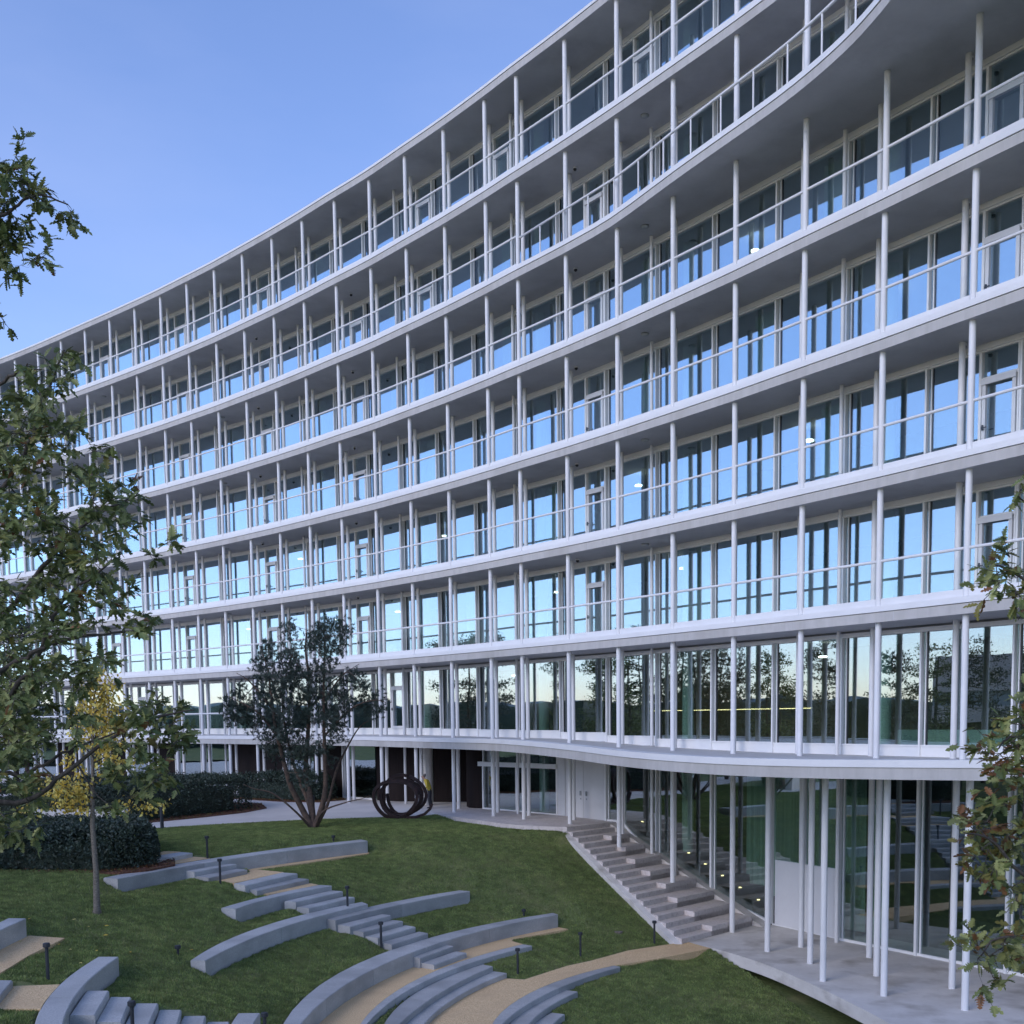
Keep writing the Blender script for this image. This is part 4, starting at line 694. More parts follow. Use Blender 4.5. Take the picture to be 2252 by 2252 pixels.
# ================================================================ TERRAIN
tail4 = GRAVEL['G4'][1]; W_i = WALLS['W4'][2]; A_o = WALLS['arcA'][1]
mid_in = lambda P_, Q_, t: [lerp2(a, b, t) for a, b in zip(P_, Q_)]
w4in = mid_in(WALLS['W4'][2], WALLS['W4'][1], 0.3); aout = mid_in(WALLS['arcA'][1], WALLS['arcA'][2], 0.3)
low_left = [(w4in[0][0], w4in[0][1] - 4.0), (aout[0][0], aout[0][1] - 5.0)]
GRAVEL['G4'] = (GRAVEL['G4'][0], [low_left[0]] + w4in + [(1.9, 38.13), (0.72, 37.1), (-0.03, 36.51), (-0.05, 36.16), (0.22, 35.75)] + list(reversed(aout)) + [low_left[1]])
cin = mid_in(WALLS['arcC'][2], WALLS['arcC'][1], 0.3); dout = mid_in(WALLS['arcD'][1], WALLS['arcD'][2], 0.3)
GRAVEL['P0'] = (GRAVEL['P0'][0], [(cin[0][0], cin[0][1] - 6)] + cin + [(-0.23, 32.85), (0.31, 32.68), (0.8, 33.32), (1.66, 34.44), (2.48, 35.16), (3.8, 36.64), (4.96, 37.39), (6.0, 38.0), (6.6, 36.9), (6.44, 36.71), (4.7, 35.38), (3.34, 34.52)] + list(reversed(dout)) + [(dout[0][0], dout[0][1] - 6)])
def inpoly(X, Y, poly):
    c = np.zeros(X.shape, bool); n = len(poly)
    for k in range(n):
        x1, y1 = poly[k]; x2, y2 = poly[(k + 1) % n]
        if y1 == y2: continue
        c ^= ((y1 > Y) != (y2 > Y)) & (X < (x2 - x1) * (Y - y1) / (y2 - y1) + x1)
    return c
ctrl = []
foot = {'W4': -7.33, 'W3L': -6.36, 'W3R': -6.5, 'W2': -5.9, 'W1': -5.16, 'LW1': -5.90, 'LW0': -5.32, 'LW2': -6.8, 'arcA': -7.5, 'arcB': -7.62, 'arcC': -7.80, 'arcD': -7.98, 'arcE': -8.14, 'arcF': -8.3}
for key, (z, o, i) in WALLS.items():
    if key.startswith('s_'):
        a = Vector(o[0]); b = Vector(o[1]); c = Vector(i[0]); d = Vector(i[1]); t = (b - a).normalized(); w_ = (c - a).normalized()
        for p in (a, c): ctrl.append((p.x - t.x * 0.22, p.y - t.y * 0.22, z - 0.13))
        for p in (b, d): ctrl.append((p.x + t.x * 0.22, p.y + t.y * 0.22, z - 0.06))
        continue
    n = len(o)
    for k in range(n):
        a = Vector(o[k]); b = Vector(i[k]); d = (b - a).normalized()
        if key in ('arcB', 'arcC', 'arcE', 'arcF') and k < n - 1: continue
        ctrl.append((a.x - d.x * 0.22, a.y - d.y * 0.22, z - 0.03))
        fz_ = foot[key]
        if key == 'W1' and k < 4: fz_ = -5.08
        if key == 'arcA' and k < n - 5: continue
        ctrl.append((b.x + d.x * 0.25, b.y + d.y * 0.25, fz_))
    for P, s in ((0, -1), (n - 1, 1)):                          # ends
        a = (Vector(o[P]) + Vector(i[P])) / 2; b = (Vector(o[P - s]) + Vector(i[P - s])) / 2; t = (a - b).normalized()
        zz = (z + foot[key]) / 2 + 0.05
        ctrl.append((a.x + t.x * 0.35, a.y + t.y * 0.35, zz))
for z, poly in GRAVEL.values():
    for p in poly: ctrl.append((p[0], p[1], z - 0.01))
ctrl += [(x, y, z) for x, y, z in BOLL]
for p in LAWN_EDGE: ctrl.append((p[0], p[1], -4.47))
for p in UE: ctrl.append((p[0] - 0.1, p[1] - 0.25, -4.68))
for i_, p in enumerate(LE): ctrl.append((p[0] - 0.45, p[1] - 0.2, -4.5 - RS * i_ - 0.42))
ctrl += [(6.3, 36.3, -7.95), (6.9, 35.3, -8.15), (7.5, 33.8, -8.4), (8.1, 31.8, -8.7), (8.5, 29.5, -8.95), (8.9, 27, -9.2), (9.2, 24, -9.3), (9.2, 20, -9.4), (3.3, 30.5, -8.35), (4.5, 33, -8.05), (5, 28, -8.7), (3, 26, -8.7), (5, 22, -9.0), (0, 20, -8.8), (-2, 24, -8.3),
         (-8.4, 47, -4.5), (-11.4, 30, -5.12), (-14, 32, -4.75), (-16, 30, -4.7), (-20, 28, -4.4), (-12, 36.5, -4.63), (-16, 36, -4.6), (-22, 36, -4.5), (-22, 30, -4.4), (-14.5, 42, -4.5), (-18, 43, -4.5), (-4, 46, -4.52), (-1.5, 45.2, -4.75), (-4.5, 50, -4.5), (-7, 45, -4.55), (0.3, 44.0, -5.2), (1.5, 42, -5.75), (2.3, 39.5, -6.6),
         (-1, 42, -5.3), (-3.5, 43, -4.85), (-12, 20, -5.3), (-14, 16, -5.1), (-10, 14, -5.6), (-5, 16, -7.2), (-3, 19, -8.0), (-6.2, 26, -6.6), (-6.2, 29, -6.75), (-8.6, 28.2, -5.8), (-10, 29, -5.45), (-25, 14, -4.6), (-30, 40, -4.4), (9, 14, -9.2), (0, 12, -8.6)]
# weed out near-duplicate controls
P = np.array(ctrl); keep = []
for a in range(len(P)):
    if all((P[a, 0] - P[b, 0]) ** 2 + (P[a, 1] - P[b, 1]) ** 2 > 0.01 for b in keep): keep.append(a)
P = P[keep]
dm = np.hypot(P[:, None, 0] - P[None, :, 0], P[:, None, 1] - P[None, :, 1])
W_ = np.linalg.solve(np.block([[dm - 0.06 * np.eye(len(P)), np.ones((len(P), 1))], [np.ones((1, len(P))), np.zeros((1, 1))]]), np.append(P[:, 2], 0))
GS = 0.13
GX = np.arange(-36, 10.4, GS); GY = np.arange(12, 54.4, GS)
XX, YY = np.meshgrid(GX, GY); flat = np.stack([XX.ravel(), YY.ravel()], 1)
ZZ = np.empty(len(flat))
for s in range(0, len(flat), 8000):
    q = flat[s:s + 8000]; ZZ[s:s + 8000] = np.hypot(q[:, None, 0] - P[None, :, 0], q[:, None, 1] - P[None, :, 1]) @ W_[:-1] + W_[-1]
ZZ = ZZ.reshape(XX.shape)
def band(key, grow=0.0):
    z, o, i = WALLS[key]; return list(o) + list(reversed(i))
def poly_dist(P_, X, Y):                                       # distance to a polyline, and which side (positive: right of its direction)
    best = np.full(X.shape, 1e9); side = np.zeros(X.shape)
    for a, b in zip(P_[:-1], P_[1:]):
        ex, ey = b[0] - a[0], b[1] - a[1]; t = ((X - a[0]) * ex + (Y - a[1]) * ey) / (ex * ex + ey * ey); inside = (t >= -0.02) & (t <= 1.02); t = np.clip(t, 0, 1)
        d = np.hypot(X - a[0] - t * ex, Y - a[1] - t * ey); d = np.where(inside, d, 1e9); m_ = d < best; best = np.where(m_, d, best); side = np.where(m_, np.sign((X - a[0]) * ey - (Y - a[1]) * ex), side)
    return best, side
for key in ('W1', 'W2', 'W3R', 'W3L', 'W4', 'LW0', 'LW1', 'LW2'):
    z, o, i = WALLS[key]; ft = foot[key]
    d, sd_ = poly_dist(i, XX, YY); m_ = (d < 0.9) & (sd_ > 0)
    if key == 'W1': ft = -5.12
    ZZ[m_] = np.minimum(ZZ[m_], ft + 0.30 * np.maximum(0, d[m_] - 0.12))
    d, sd_ = poly_dist(o, XX, YY); m_ = (d < 0.7) & (sd_ < 0); w = np.clip(1 - d[m_] / 0.7, 0, 1); ZZ[m_] = ZZ[m_] * (1 - w) + (z - 0.03) * w
for key in ('arcA', 'arcD', 'arcE', 'arcF'):
    z, o, i = WALLS[key]; d, sd_ = poly_dist(i, XX, YY); m_ = (d < 0.6) & (sd_ > 0); ZZ[m_] = np.minimum(ZZ[m_], z - 0.17 + 0.3 * d[m_])
ZL = ZZ.copy()
for z, poly in GRAVEL.values():
    c = inpoly(XX, YY, poly); ZL[c] = np.minimum(ZL[c], z - 0.05)
for key in WALLS:
    z, o, i = WALLS[key]; c = inpoly(XX, YY, band(key)); low = foot.get(key, z - 0.25)
    ZL[c] = np.minimum(ZL[c], low - 0.05)
bmask = inpoly(XX, YY, [LE[0], LE[18]] + [(TE[k][0], TE[k][1]) for k in range(0, len(TE), 2)] + [(12, 20), (12, 54.5), (5, 54.5), (0, 58), (-3, 56)] + [UE[k] for k in range(len(UE))])
ZL[bmask] = np.minimum(ZL[bmask], -8.2 - 1.2 * np.clip((38 - YY[bmask]) / 14, 0, 1))
pm = inpoly(XX, YY, path_poly); ZL[pm] -= 0.12
def ground_z(x, y):
    fx = (x + 36) / GS; fy = (y - 12) / GS; ix = min(max(int(fx), 0), XX.shape[1] - 2); iy = min(max(int(fy), 0), XX.shape[0] - 2); u = fx - ix; v = fy - iy
    return (ZZ[iy, ix] * (1 - u) + ZZ[iy, ix + 1] * u) * (1 - v) + (ZZ[iy + 1, ix] * (1 - u) + ZZ[iy + 1, ix + 1] * u) * v
ny, nx = XX.shape
me = bpy.data.meshes.new('lawn'); V = np.stack([XX.ravel(), YY.ravel(), ZL.ravel()], 1)
ii = np.arange(ny * nx).reshape(ny, nx)
F = np.stack([ii[:-1, :-1].ravel(), ii[:-1, 1:].ravel(), ii[1:, 1:].ravel(), ii[1:, :-1].ravel()], 1)
def mesh_np(name, V, F, mats, midx=None, smooth=True):
    me = bpy.data.meshes.new(name); k = F.shape[1]
    me.vertices.add(len(V)); me.vertices.foreach_set('co', np.ascontiguousarray(V, dtype=np.float32).ravel())
    me.loops.add(F.size); me.loops.foreach_set('vertex_index', F.astype(np.int32).ravel())
    me.polygons.add(len(F)); me.polygons.foreach_set('loop_start', np.arange(0, F.size, k, dtype=np.int32)); me.polygons.foreach_set('loop_total', np.full(len(F), k, dtype=np.int32))
    for m in mats: me.materials.append(m)
    if midx is not None: me.polygons.foreach_set('material_index', midx.astype(np.int32))
    if smooth: me.polygons.foreach_set('use_smooth', np.ones(len(F), bool))
    me.update(calc_edges=True); me.validate(); o = bpy.data.objects.new(name, me); COL.objects.link(o); return o
lawn = mesh_np('lawn', V, F, [MT['lawn']]); lawn['kind'] = 'structure'
# far ground to the horizon
m = MB(); m.add([(-1500, -1500, -9.9), (1500, -1500, -9.9), (1500, 1500, -9.9), (-1500, 1500, -9.9)], [(0, 1, 2, 3)]); o = m.build('ground', MT['lawn']); o['kind'] = 'structure'
m = MB(); bank = [(-36, 12, -4.8), (-36, 54.2, -4.5), (-75, 80, -4.55), (-400, 300, -5.5), (-500, 12, -5.5), (-400, -200, -5.5), (-36, -60, -6)]
m.add(bank, [tuple(range(len(bank)))]); o = m.build('meadow', MT['lawn']); o['kind'] = 'structure'
for k, (z, poly) in GRAVEL.items(): sheet('gravel_path', poly, z + 0.006, MT['gravel'], 0.35)
# grass blades
rg = np.random.default_rng(5)
N = 1900000
px_ = rg.uniform(-24, 9.3, N); t_ = rg.random(N); py_ = 19 + (53.5 - 19) * t_ ** 1.15
vis = (px_ / py_ > -0.475) & (px_ / py_ < 0.33)
px_, py_ = px_[vis], py_[vis]
bad = np.zeros(len(px_), bool)
for z, poly in GRAVEL.values(): bad |= inpoly(px_, py_, poly)
for key in WALLS: bad |= inpoly(px_, py_, band(key))
bad |= inpoly(px_, py_, path_poly); bad |= inpoly(px_, py_, [LE[0], LE[18]] + [(TE[k][0], TE[k][1]) for k in range(0, len(TE), 2)] + [(12, 20), (12, 54.5), (5, 54.5), (0, 58), (-3, 56)] + UE)
HB = [(-24, 34.3), (-19.9, 34.2), (-16.0, 34.9), (-14.2, 34.6), (-12.6, 34.5), (-11.95, 35.0), (-11.5, 36.1), (-12.3, 38.6), (-13.2, 41.0), (-24, 41.5)]
bad |= inpoly(px_, py_, HB)
px_, py_ = px_[~bad], py_[~bad]; n_ = len(px_)
fx = (px_ + 36) / GS; fy = (py_ - 12) / GS; ix = fx.astype(int); iy = fy.astype(int); u = fx - ix; v = fy - iy
pz = (ZL[iy, ix] * (1 - u) + ZL[iy, ix + 1] * u) * (1 - v) + (ZL[iy + 1, ix] * (1 - u) + ZL[iy + 1, ix + 1] * u) * v
ok = (ZZ[iy, ix] - ZL[iy, ix] < 0.02); px_, py_, pz = px_[ok], py_[ok], pz[ok]; n_ = len(px_)
hh = rg.uniform(0.025, 0.06, n_); ww = rg.uniform(0.006, 0.013, n_); an = rg.uniform(0, 2 * np.pi, n_); lx = rg.normal(0, 0.022, n_); ly = rg.normal(0, 0.022, n_)
V = np.empty((n_, 3, 3)); V[:, 0] = np.stack([px_ - np.cos(an) * ww, py_ - np.sin(an) * ww, pz - 0.005], 1); V[:, 1] = np.stack([px_ + np.cos(an) * ww, py_ + np.sin(an) * ww, pz - 0.005], 1)
V[:, 2] = np.stack([px_ + lx, py_ + ly, pz + hh], 1)
patch = np.sin(px_ * 1.3 + np.sin(py_ * 0.9) * 1.5) * 0.5 + np.sin(py_ * 1.7 + px_ * 0.4) * 0.5 + np.sin(px_ * 5.1 + 2 * np.sin(py_ * 3.3)) * 0.4
mi = np.where(rg.random(n_) < 0.05 + 0.06 * (patch > 0.5), 2, np.where(rg.random(n_) + 0.25 * patch > 0.5, 1, 0))
g_ = mesh_np('grass', V.reshape(-1, 3), np.arange(n_ * 3).reshape(-1, 3), GRASS, mi, False); g_['kind'] = 'stuff'
# concrete collar on the lawn by the stair
m = MB(); m.tube([(3.65, 38.2, ground_z(3.65, 38.2) - 0.05), (3.65, 38.2, ground_z(3.65, 38.2) + 0.035)], 0.15, 16); tag(m.build('drain_cover', MT['bark_light']), 'small round cover set in the grass below the staircase edge', 'drain cover')

# ================================================================ BOLLARDS
BL = ['dark bollard light on the grass between the two gravel strips at lower left', 'dark bollard light standing in front of the rough granite blocks at lower left', 'short dark spotlight stub in the open lawn left of the curved wall',
      'dark bollard light on the upper lawn behind the longest wall', 'dark bollard light beside the pair of steps under the uppermost wall', 'dark bollard light at the bottom edge between two walls',
      'dark bollard light right of the two upper step flights', 'short dark spotlight stub just behind the uppermost wall', 'dark bollard light at the left side of the four step flight', 'short dark spotlight stub above the right end of the big curved wall',
      'dark bollard light above the gravel path between kerb tip and staircase foot', 'dark bollard light beside the tip of the curved kerb', 'dark bollard light nearest the foot of the concrete staircase']
for k, (x, y, z) in enumerate(BOLL):
    z = ground_z(x, y); short = k in (2, 7, 9); h = 0.24 if short else 0.80
    r = empty('bollard_light', (x, y, z), BL[k], 'bollard light', 'spot bollards in the lawn')
    m = MB(); m.tube([(x, y, z - 0.15), (x, y, z + h - 0.10)], 0.032 if short else 0.036, 12); m.build('post', MT['darkmetal'], r, smooth=False)
    a = rnd.uniform(-0.4, 0.4); m = MB(); m.tube([(x, y, z + h - 0.10), (x, y, z + h - 0.085), (x, y, z + h - 0.015), (x, y, z + h)], [0.045, 0.075, 0.075, 0.06], 14); m.build('lamp_head', MT['darkmetal'], r)
for (x, y, lab) in ((-14.82, 46.97, 'tall dark cylindrical post between the hedge and the upper lawn'), (-9.3, 52.0, 'tall dark cylindrical post behind the pine trunks')):
    m = MB(); m.tube([(x, y, -4.6), (x, y, -3.50), (x, y, -3.47)], [0.075, 0.075, 0.065], 16); tag(m.build('bollard_post', MT['darkmetal']), lab, 'post')
# low pale wall behind the young tree
m = MB(); m.prism([(-21.2, 48.75), (-16.85, 48.25), (-16.8, 48.6), (-21.2, 49.1)], -4.6, -3.75); tag(m.build('low_wall', MT['beige']), 'low beige wall end behind the young yellow tree by the hedge', 'wall')

# ================================================================ SCULPTURE: a plain coil of rusted steel bars
sc = empty('coil_sculpture', (-4.9, 50.9, -4.52), 'dark rusted steel coil of bent bars standing upright on the lawn edge', 'sculpture')
def ribbon(parent, cx, cy, cz, rx, rz, a0, a1, y0, y1, tilt, sec=0.085, wob=0.05, ph=0.0, tail=None):
    pts = []; K = 56
    for k in range(K + 1):
        t = k / K; a = a0 + (a1 - a0) * t; r = 1 + wob * math.sin(3 * a + ph)
        x = cx + rx * r * math.cos(a); z = cz + rz * r * math.sin(a); y = cy + y0 + (y1 - y0) * t + tilt * (z - cz)
        pts.append((x + 0.12 * (y - cy), y, z))
    if tail: pts += tail
    m = MB(); m.tube(pts, sec, 4); o = m.build('steel_bar', MT['rust'], parent); return o
sx, sy, sz = -5.12, 50.7, -3.53
for (dx, dz, rx, rz, a0, a1, y0, y1, ph) in ((-0.14, -0.04, 0.98, 0.84, -0.9, 5.2, -0.35, -0.20, 0.3), (0.02, -0.02, 0.90, 0.80, 0.2, 6.9, -0.10, 0.12, 1.1), (0.12, 0.10, 0.98, 0.90, 1.4, 7.6, 0.22, 0.40, 2.0), (0.10, -0.03, 0.78, 0.80, 2.9, 8.2, 0.5, 0.75, 0.6)):
    ribbon(sc, sx + dx, sy, sz + dz, rx, rz, a0, a1, y0, y1, 0.03, 0.098, 0.045, ph)
m = MB(); m.tube([(-4.9, 50.5, -4.42), (-4.4, 50.55, -4.42), (-4.0, 50.7, -4.30), (-3.75, 50.8, -4.08), (-3.66, 50.85, -3.85)], 0.08, 4); m.build('steel_bar', MT['rust'], sc)
m = MB(); m.tube([(-5.1, 50.3, -4.44), (-5.5, 50.25, -4.28), (-5.75, 50.25, -4.02), (-5.85, 50.25, -3.95)], 0.08, 4); m.build('steel_bar', MT['rust'], sc)
# ================================================================ VEGETATION
def leaf_oak(lobes=4, L=1.0, W=0.30, curl=0.12, seed=0):
    rr = random.Random(seed); right = []
    for k in range(lobes):
        t0 = 0.12 + 0.80 * k / lobes; t1 = t0 + 0.40 / lobes * 1.2; w = W * math.sin(math.pi * (0.18 + 0.72 * (k + 0.5) / lobes)) * rr.uniform(0.85, 1.15)
        right += [(w * 0.45, t0), (w, t0 + 0.10)] + [(w * 0.92, t1 + 0.04)]
    right = [(0.012, 0.0)] + right
    pts = right + [(0.0, 1.0)]
    V = [(x, y, curl * x * x * 4 - 0.15 * y * y) for x, y in pts] + [(-x, y, curl * x * x * 4 - 0.15 * y * y) for x, y in reversed(right)]
    n = len(V); V = np.array(V) * L; return V, n, len(right)
def leaf_set(shape, n):
    return [shape(seed=s) for s in range(n)]
def simple_leaf(seed=0):
    rr = random.Random(seed); w = rr.uniform(0.24, 0.32)
    V = np.array([(0, 0, 0), (w, 0.3, 0.05), (w * 0.9, 0.6, 0.03), (0, 1, -0.12), (-w * 0.9, 0.6, 0.03), (-w, 0.3, 0.05)]); return V, 6, 2
class Leaves:
    def __init__(s, shapes, mats): s.sh = shapes; s.mats = mats; s.items = []
    def add(s, pos, direction, size, mi, nrm=None):
        s.items.append((Vector(pos), Vector(direction).normalized(), size, mi, nrm or Vector((rnd.gauss(0, 0.6), rnd.gauss(0, 0.6), 1)).normalized()))
    def basis(s, d, nrm):
        y = d; z = nrm - y * nrm.dot(y); z = z.normalized() if z.length > 1e-3 else y.orthogonal().normalized(); x = y.cross(z); return x, y, z
    def build(s, parent, name='foliage', single=0, key=None):
        items = s.items
        if single:
            items = sorted(items, key=key) if key else items
            mesh_cache = {}
            for (p, d, size, mi, nrm) in items[:single]:
                si = rnd.randrange(len(s.sh)); ck = (si, mi)
                if ck not in mesh_cache:
                    V, n, h = s.sh[si]; me = bpy.data.meshes.new('leaf'); half = h
                    me.from_pydata([tuple(v) for v in V], [], [tuple(range(0, half + 1)), tuple([0] + list(range(half, n)))] if n != 6 else [tuple(range(n))]); me.materials.append(s.mats[mi]); me.update(); mesh_cache[ck] = me
                o = bpy.data.objects.new('leaf', mesh_cache[ck]); COL.objects.link(o); x, y, z = s.basis(d, nrm)
                Mx = Matrix(((x.x, y.x, z.x, p.x), (x.y, y.y, z.y, p.y), (x.z, y.z, z.z, p.z), (0, 0, 0, 1))) @ Matrix.Scale(size, 4)
                o.parent = parent; o.matrix_parent_inverse = Matrix.Translation(parent.location).inverted(); o.matrix_basis = Mx
            items = items[single:]
        vs = []; fs = []; mi_ = []; b = 0
        for (p, d, size, mi, nrm) in items:
            V, n, h = s.sh[rnd.randrange(len(s.sh))]; x, y, z = s.basis(d, nrm); B = np.array([x, y, z]); W = (V * size) @ B + np.array(p); vs.append(W)
            if n == 6: fs.append(tuple(range(b, b + n))); mi_.append(mi)
            else: fs.append(tuple(range(b, b + h + 1))); fs.append(tuple([b] + list(range(b + h, b + n)))); mi_ += [mi, mi]
            b += n
        if not vs: return None
        me = bpy.data.meshes.new(name); me.from_pydata(np.concatenate(vs).tolist(), [], fs)
        for m in s.mats: me.materials.append(m)
        me.polygons.foreach_set('material_index', mi_); me.update(); o = bpy.data.objects.new(name, me); COL.objects.link(o)
        if parent is not None: o.parent = parent; o.matrix_parent_inverse = Matrix.Translation(parent.location).inverted(); o['kind'] = 'stuff'
        return o
def wpt(x, y, D):                                             # world point seen by the camera at photo coordinates (x, y), D metres ahead
    a = x - 1126; b = y - 1793.57; c, s = math.cos(RO), math.sin(RO); u = a * c + b * s; v = -a * s + b * c
    f = 2450; den = f * math.cos(TH) - v * math.sin(TH); return Vector((u / den * D, D, (-f * math.sin(TH) - v * math.cos(TH)) / den * D))
OAK = [leaf_oak(seed=s, lobes=3 + s % 3, W=0.27 + 0.03 * (s % 3)) for s in range(6)]
def closest_on(limbs, p):
    best = None
    for li, L in enumerate(limbs):
        for q in L:
            d = (q[0] - p).length
            if best is None or d < best[0]: best = (d, q)
    return best[1]
def oak(root, limbs, clusters, seed, weights, leafn=(10, 17), size=(0.09, 0.145), single=0):
    rr = random.Random(seed); LV = Leaves(OAK, LEAF[:5]); nodes = []; tw = MB()
    for pts, r0, r1 in limbs:
        c = curve([tuple(p) for p in pts], 6); n = len(c); rad = [r0 + (r1 - r0) * k / (n - 1) for k in range(n)]
        c = [p + Vector((rr.gauss(0, 1), rr.gauss(0, 1), rr.gauss(0, 1))) * rad[k] * 0.5 for k, p in enumerate(c)]
        m = MB(); m.tube(c, rad, 7); m.build('branch', MT['bark'], root, smooth=True); nodes.append([(p, rad[k]) for k, p in enumerate(c)])
    for cp in clusters:
        q, rq = closest_on(nodes, cp); d = cp - q; mid = q + d * 0.5 + Vector((rr.gauss(0, .05), rr.gauss(0, .05), -0.06 * d.length + rr.gauss(0, .05)))
        r0 = min(rq * 0.6, 0.006 + 0.012 * d.length); line = curve([tuple(q), tuple(mid), tuple(cp)], 4)
        tw.tube(line, [r0 * (1 - 0.75 * k / (len(line) - 1)) for k in range(len(line))], 4)
        nodes.append([(p, r0 * 0.5) for p in line[3:]])
        dn = d.normalized() if d.length > 0.01 else Vector((1, 0, 0))
        for tws in range(rr.choice([2, 3, 3])):                 # short twigs carrying leaves
            td = (dn + Vector((rr.gauss(0, .7), rr.gauss(0, .7), rr.gauss(0, .5)))).normalized(); tl = rr.uniform(0.12, 0.30); e = cp + td * tl
            tw.tube([tuple(cp), tuple(cp + td * tl * 0.5 + Vector((0, 0, -0.01))), tuple(e)], [0.004, 0.003, 0.002], 4)
            tone = rr.random(); nl = rr.randint(*leafn) // 2
            for k in range(nl):
                s = rr.random() ** 0.6; p = cp + td * tl * s; ld = (td * 0.7 + Vector((rr.gauss(0, .8), rr.gauss(0, .8), rr.gauss(0, .6) - 0.15))).normalized()
                w = weights(p, rr, tone); LV.add(p, ld, rr.uniform(*size), w, Vector((rr.gauss(0, .5), rr.gauss(0, .5) - 0.4, 1)).normalized())
    tw.build('twigs', MT['bark'], root, kind='stuff')
    return LV
def in_poly2(x, y, poly):
    c = False; n = len(poly)
    for k in range(n):
        x1, y1 = poly[k]; x2, y2 = poly[(k + 1) % n]
        if (y1 > y) != (y2 > y) and x < (x2 - x1) * (y - y1) / (y2 - y1) + x1: c = not c
    return c
def crown(polys, holes, n, D0, D1, seed, z_of=None):           # cluster centres scattered through a crown volume
    rr = random.Random(seed); out = []; tot = [(max(p[0] for p in P), min(p[0] for p in P), max(p[1] for p in P), min(p[1] for p in P)) for P in polys]
    area = [(a - b) * (c - d) for a, b, c, d in tot]; S = sum(area)
    for P, (x1, x0, y1, y0), A in zip(polys, tot, area):
        k = 0; want = int(n * A / S); tries = 0
        while k < want and tries < want * 30:
            tries += 1; x = rr.uniform(x0, x1); y = rr.uniform(y0, y1)
            if not in_poly2(x, y, P) : k += 0.35; continue
            if mnoise.noise(Vector((x * 0.011, y * 0.011, seed))) < holes: k += 0.15; continue
            out.append(wpt(x, y, rr.uniform(D0, D1))); k += 1
    return out
# ---- large oak, its trunk stands left of the frame
T = Vector((-9.2, 14.0, 0)); tz = ground_z(-9.2, 14.0)
ok_ = empty('oak_tree', (T.x, T.y, tz), 'large oak with dark green lobed leaves reaching in from the left edge', 'tree')
m = MB(); m.tube([(T.x, T.y, tz - 0.3), (T.x, T.y, tz), (T.x + 0.05, T.y, tz + 2), (T.x - 0.05, T.y, tz + 5), (T.x, T.y, tz + 9), (T.x + 0.1, T.y, tz + 13)], [0.36, 0.28, 0.22, 0.19, 0.14, 0.05], 12); m.build('trunk', MT['bark'], ok_, smooth=True)
def lw(x0, y0, pts, D, base_h):
    return [Vector((T.x, T.y, base_h))] + [wpt(x, y, D + dd) for x, y, dd in pts]
limbs = [(lw(0, 0, [(-150, 1530, 1), (0, 1370, .6), (90, 1250, .3), (190, 1150, 0), (300, 1090, 0)], 12.6, -1.0), 0.05, 0.010),
         (lw(0, 0, [(-100, 1650, .5), (60, 1480, .2), (110, 1370, 0), (150, 1310, 0), (240, 1240, -.2)], 12.6, -1.6), 0.045, 0.010),
         (lw(0, 0, [(-120, 1560, 0), (40, 1455, 0), (120, 1415, 0), (210, 1395, 0), (330, 1385, .2)], 12.2, -1.5), 0.04, 0.008),
         (lw(0, 0, [(-100, 1800, 0), (60, 1760, 0), (190, 1665, 0), (300, 1590, 0), (425, 1560, 0)], 11.8, -2.6), 0.042, 0.008),
         (lw(0, 0, [(-100, 1730, .4), (60, 1700, .4), (150, 1650, .4), (260, 1610, .4)], 12.3, -2.4), 0.038, 0.008),
         (lw(0, 0, [(-150, 1250, 1), (0, 1080, .6), (70, 960, .4), (100, 870, .2), (140, 770, 0)], 12.8, 0.6), 0.042, 0.008),
         (lw(0, 0, [(-200, 1050, 1), (-60, 900, .6), (20, 830, .4), (60, 800, .2)], 13.2, 1.5), 0.05, 0.010),
         (lw(0, 0, [(-200, 700, .5), (-60, 520, 0), (20, 465, 0), (80, 430, 0), (150, 450, 0)], 12.6, 5.4), 0.035, 0.007),
         (lw(0, 0, [(-200, 560, .5), (-60, 560, 0), (10, 540, 0), (60, 545, 0)], 12.8, 5.0), 0.04, 0.006)]
polyA = [(-60, 880), (20, 840), (50, 790), (110, 800), (150, 740), (165, 800), (120, 850), (150, 920), (180, 940), (150, 990), (240, 960), (230, 1010), (300, 1020), (250, 1060), (330, 1095), (300, 1120), (250, 1130), (330, 1160), (380, 1190), (330, 1220), (260, 1230), (250, 1270), (290, 1300), (350, 1335), (330, 1370), (290, 1400), (240, 1385), (230, 1440), (250, 1480), (180, 1500), (230, 1560), (170, 1600), (240, 1640), (300, 1700), (330, 1760), (200, 1790), (80, 1830), (-60, 1850)]
polyB = [(230, 1640), (300, 1560), (330, 1545), (370, 1510), (410, 1535), (400, 1560), (370, 1590), (400, 1640), (385, 1700), (330, 1740), (250, 1760)]
polyC = [(-60, 350), (0, 340), (30, 330), (45, 345), (50, 380), (85, 370), (90, 395), (60, 420), (100, 440), (150, 435), (165, 460), (145, 490), (110, 490), (90, 520), (60, 500), (40, 530), (95, 540), (100, 570), (70, 585), (20, 585), (-60, 560)]
polyD = [(-60, 665), (0, 668), (16, 680), (0, 700), (-60, 700)]
def wl(p, rr, tone):
    r = rr.random()
    if tone > 0.97: return 4 if r < 0.4 else 3
    if tone > 0.88: return 3 if r < 0.25 else 2
    return 0 if r < 0.40 else (1 if r < 0.78 else (2 if r < 0.985 else (3 if r < 0.995 else 4)))
cl = [c for c in crown([polyA], -0.10, 560, 11.2, 14.2, 3) if not (-5.6 < c.x / c.y * 13 < -4.35 and -3.6 < c.z / c.y * 13 < 0.4 and rnd.random() < 0.85)] + crown([polyB], -0.12, 48, 11.4, 12.2, 4)
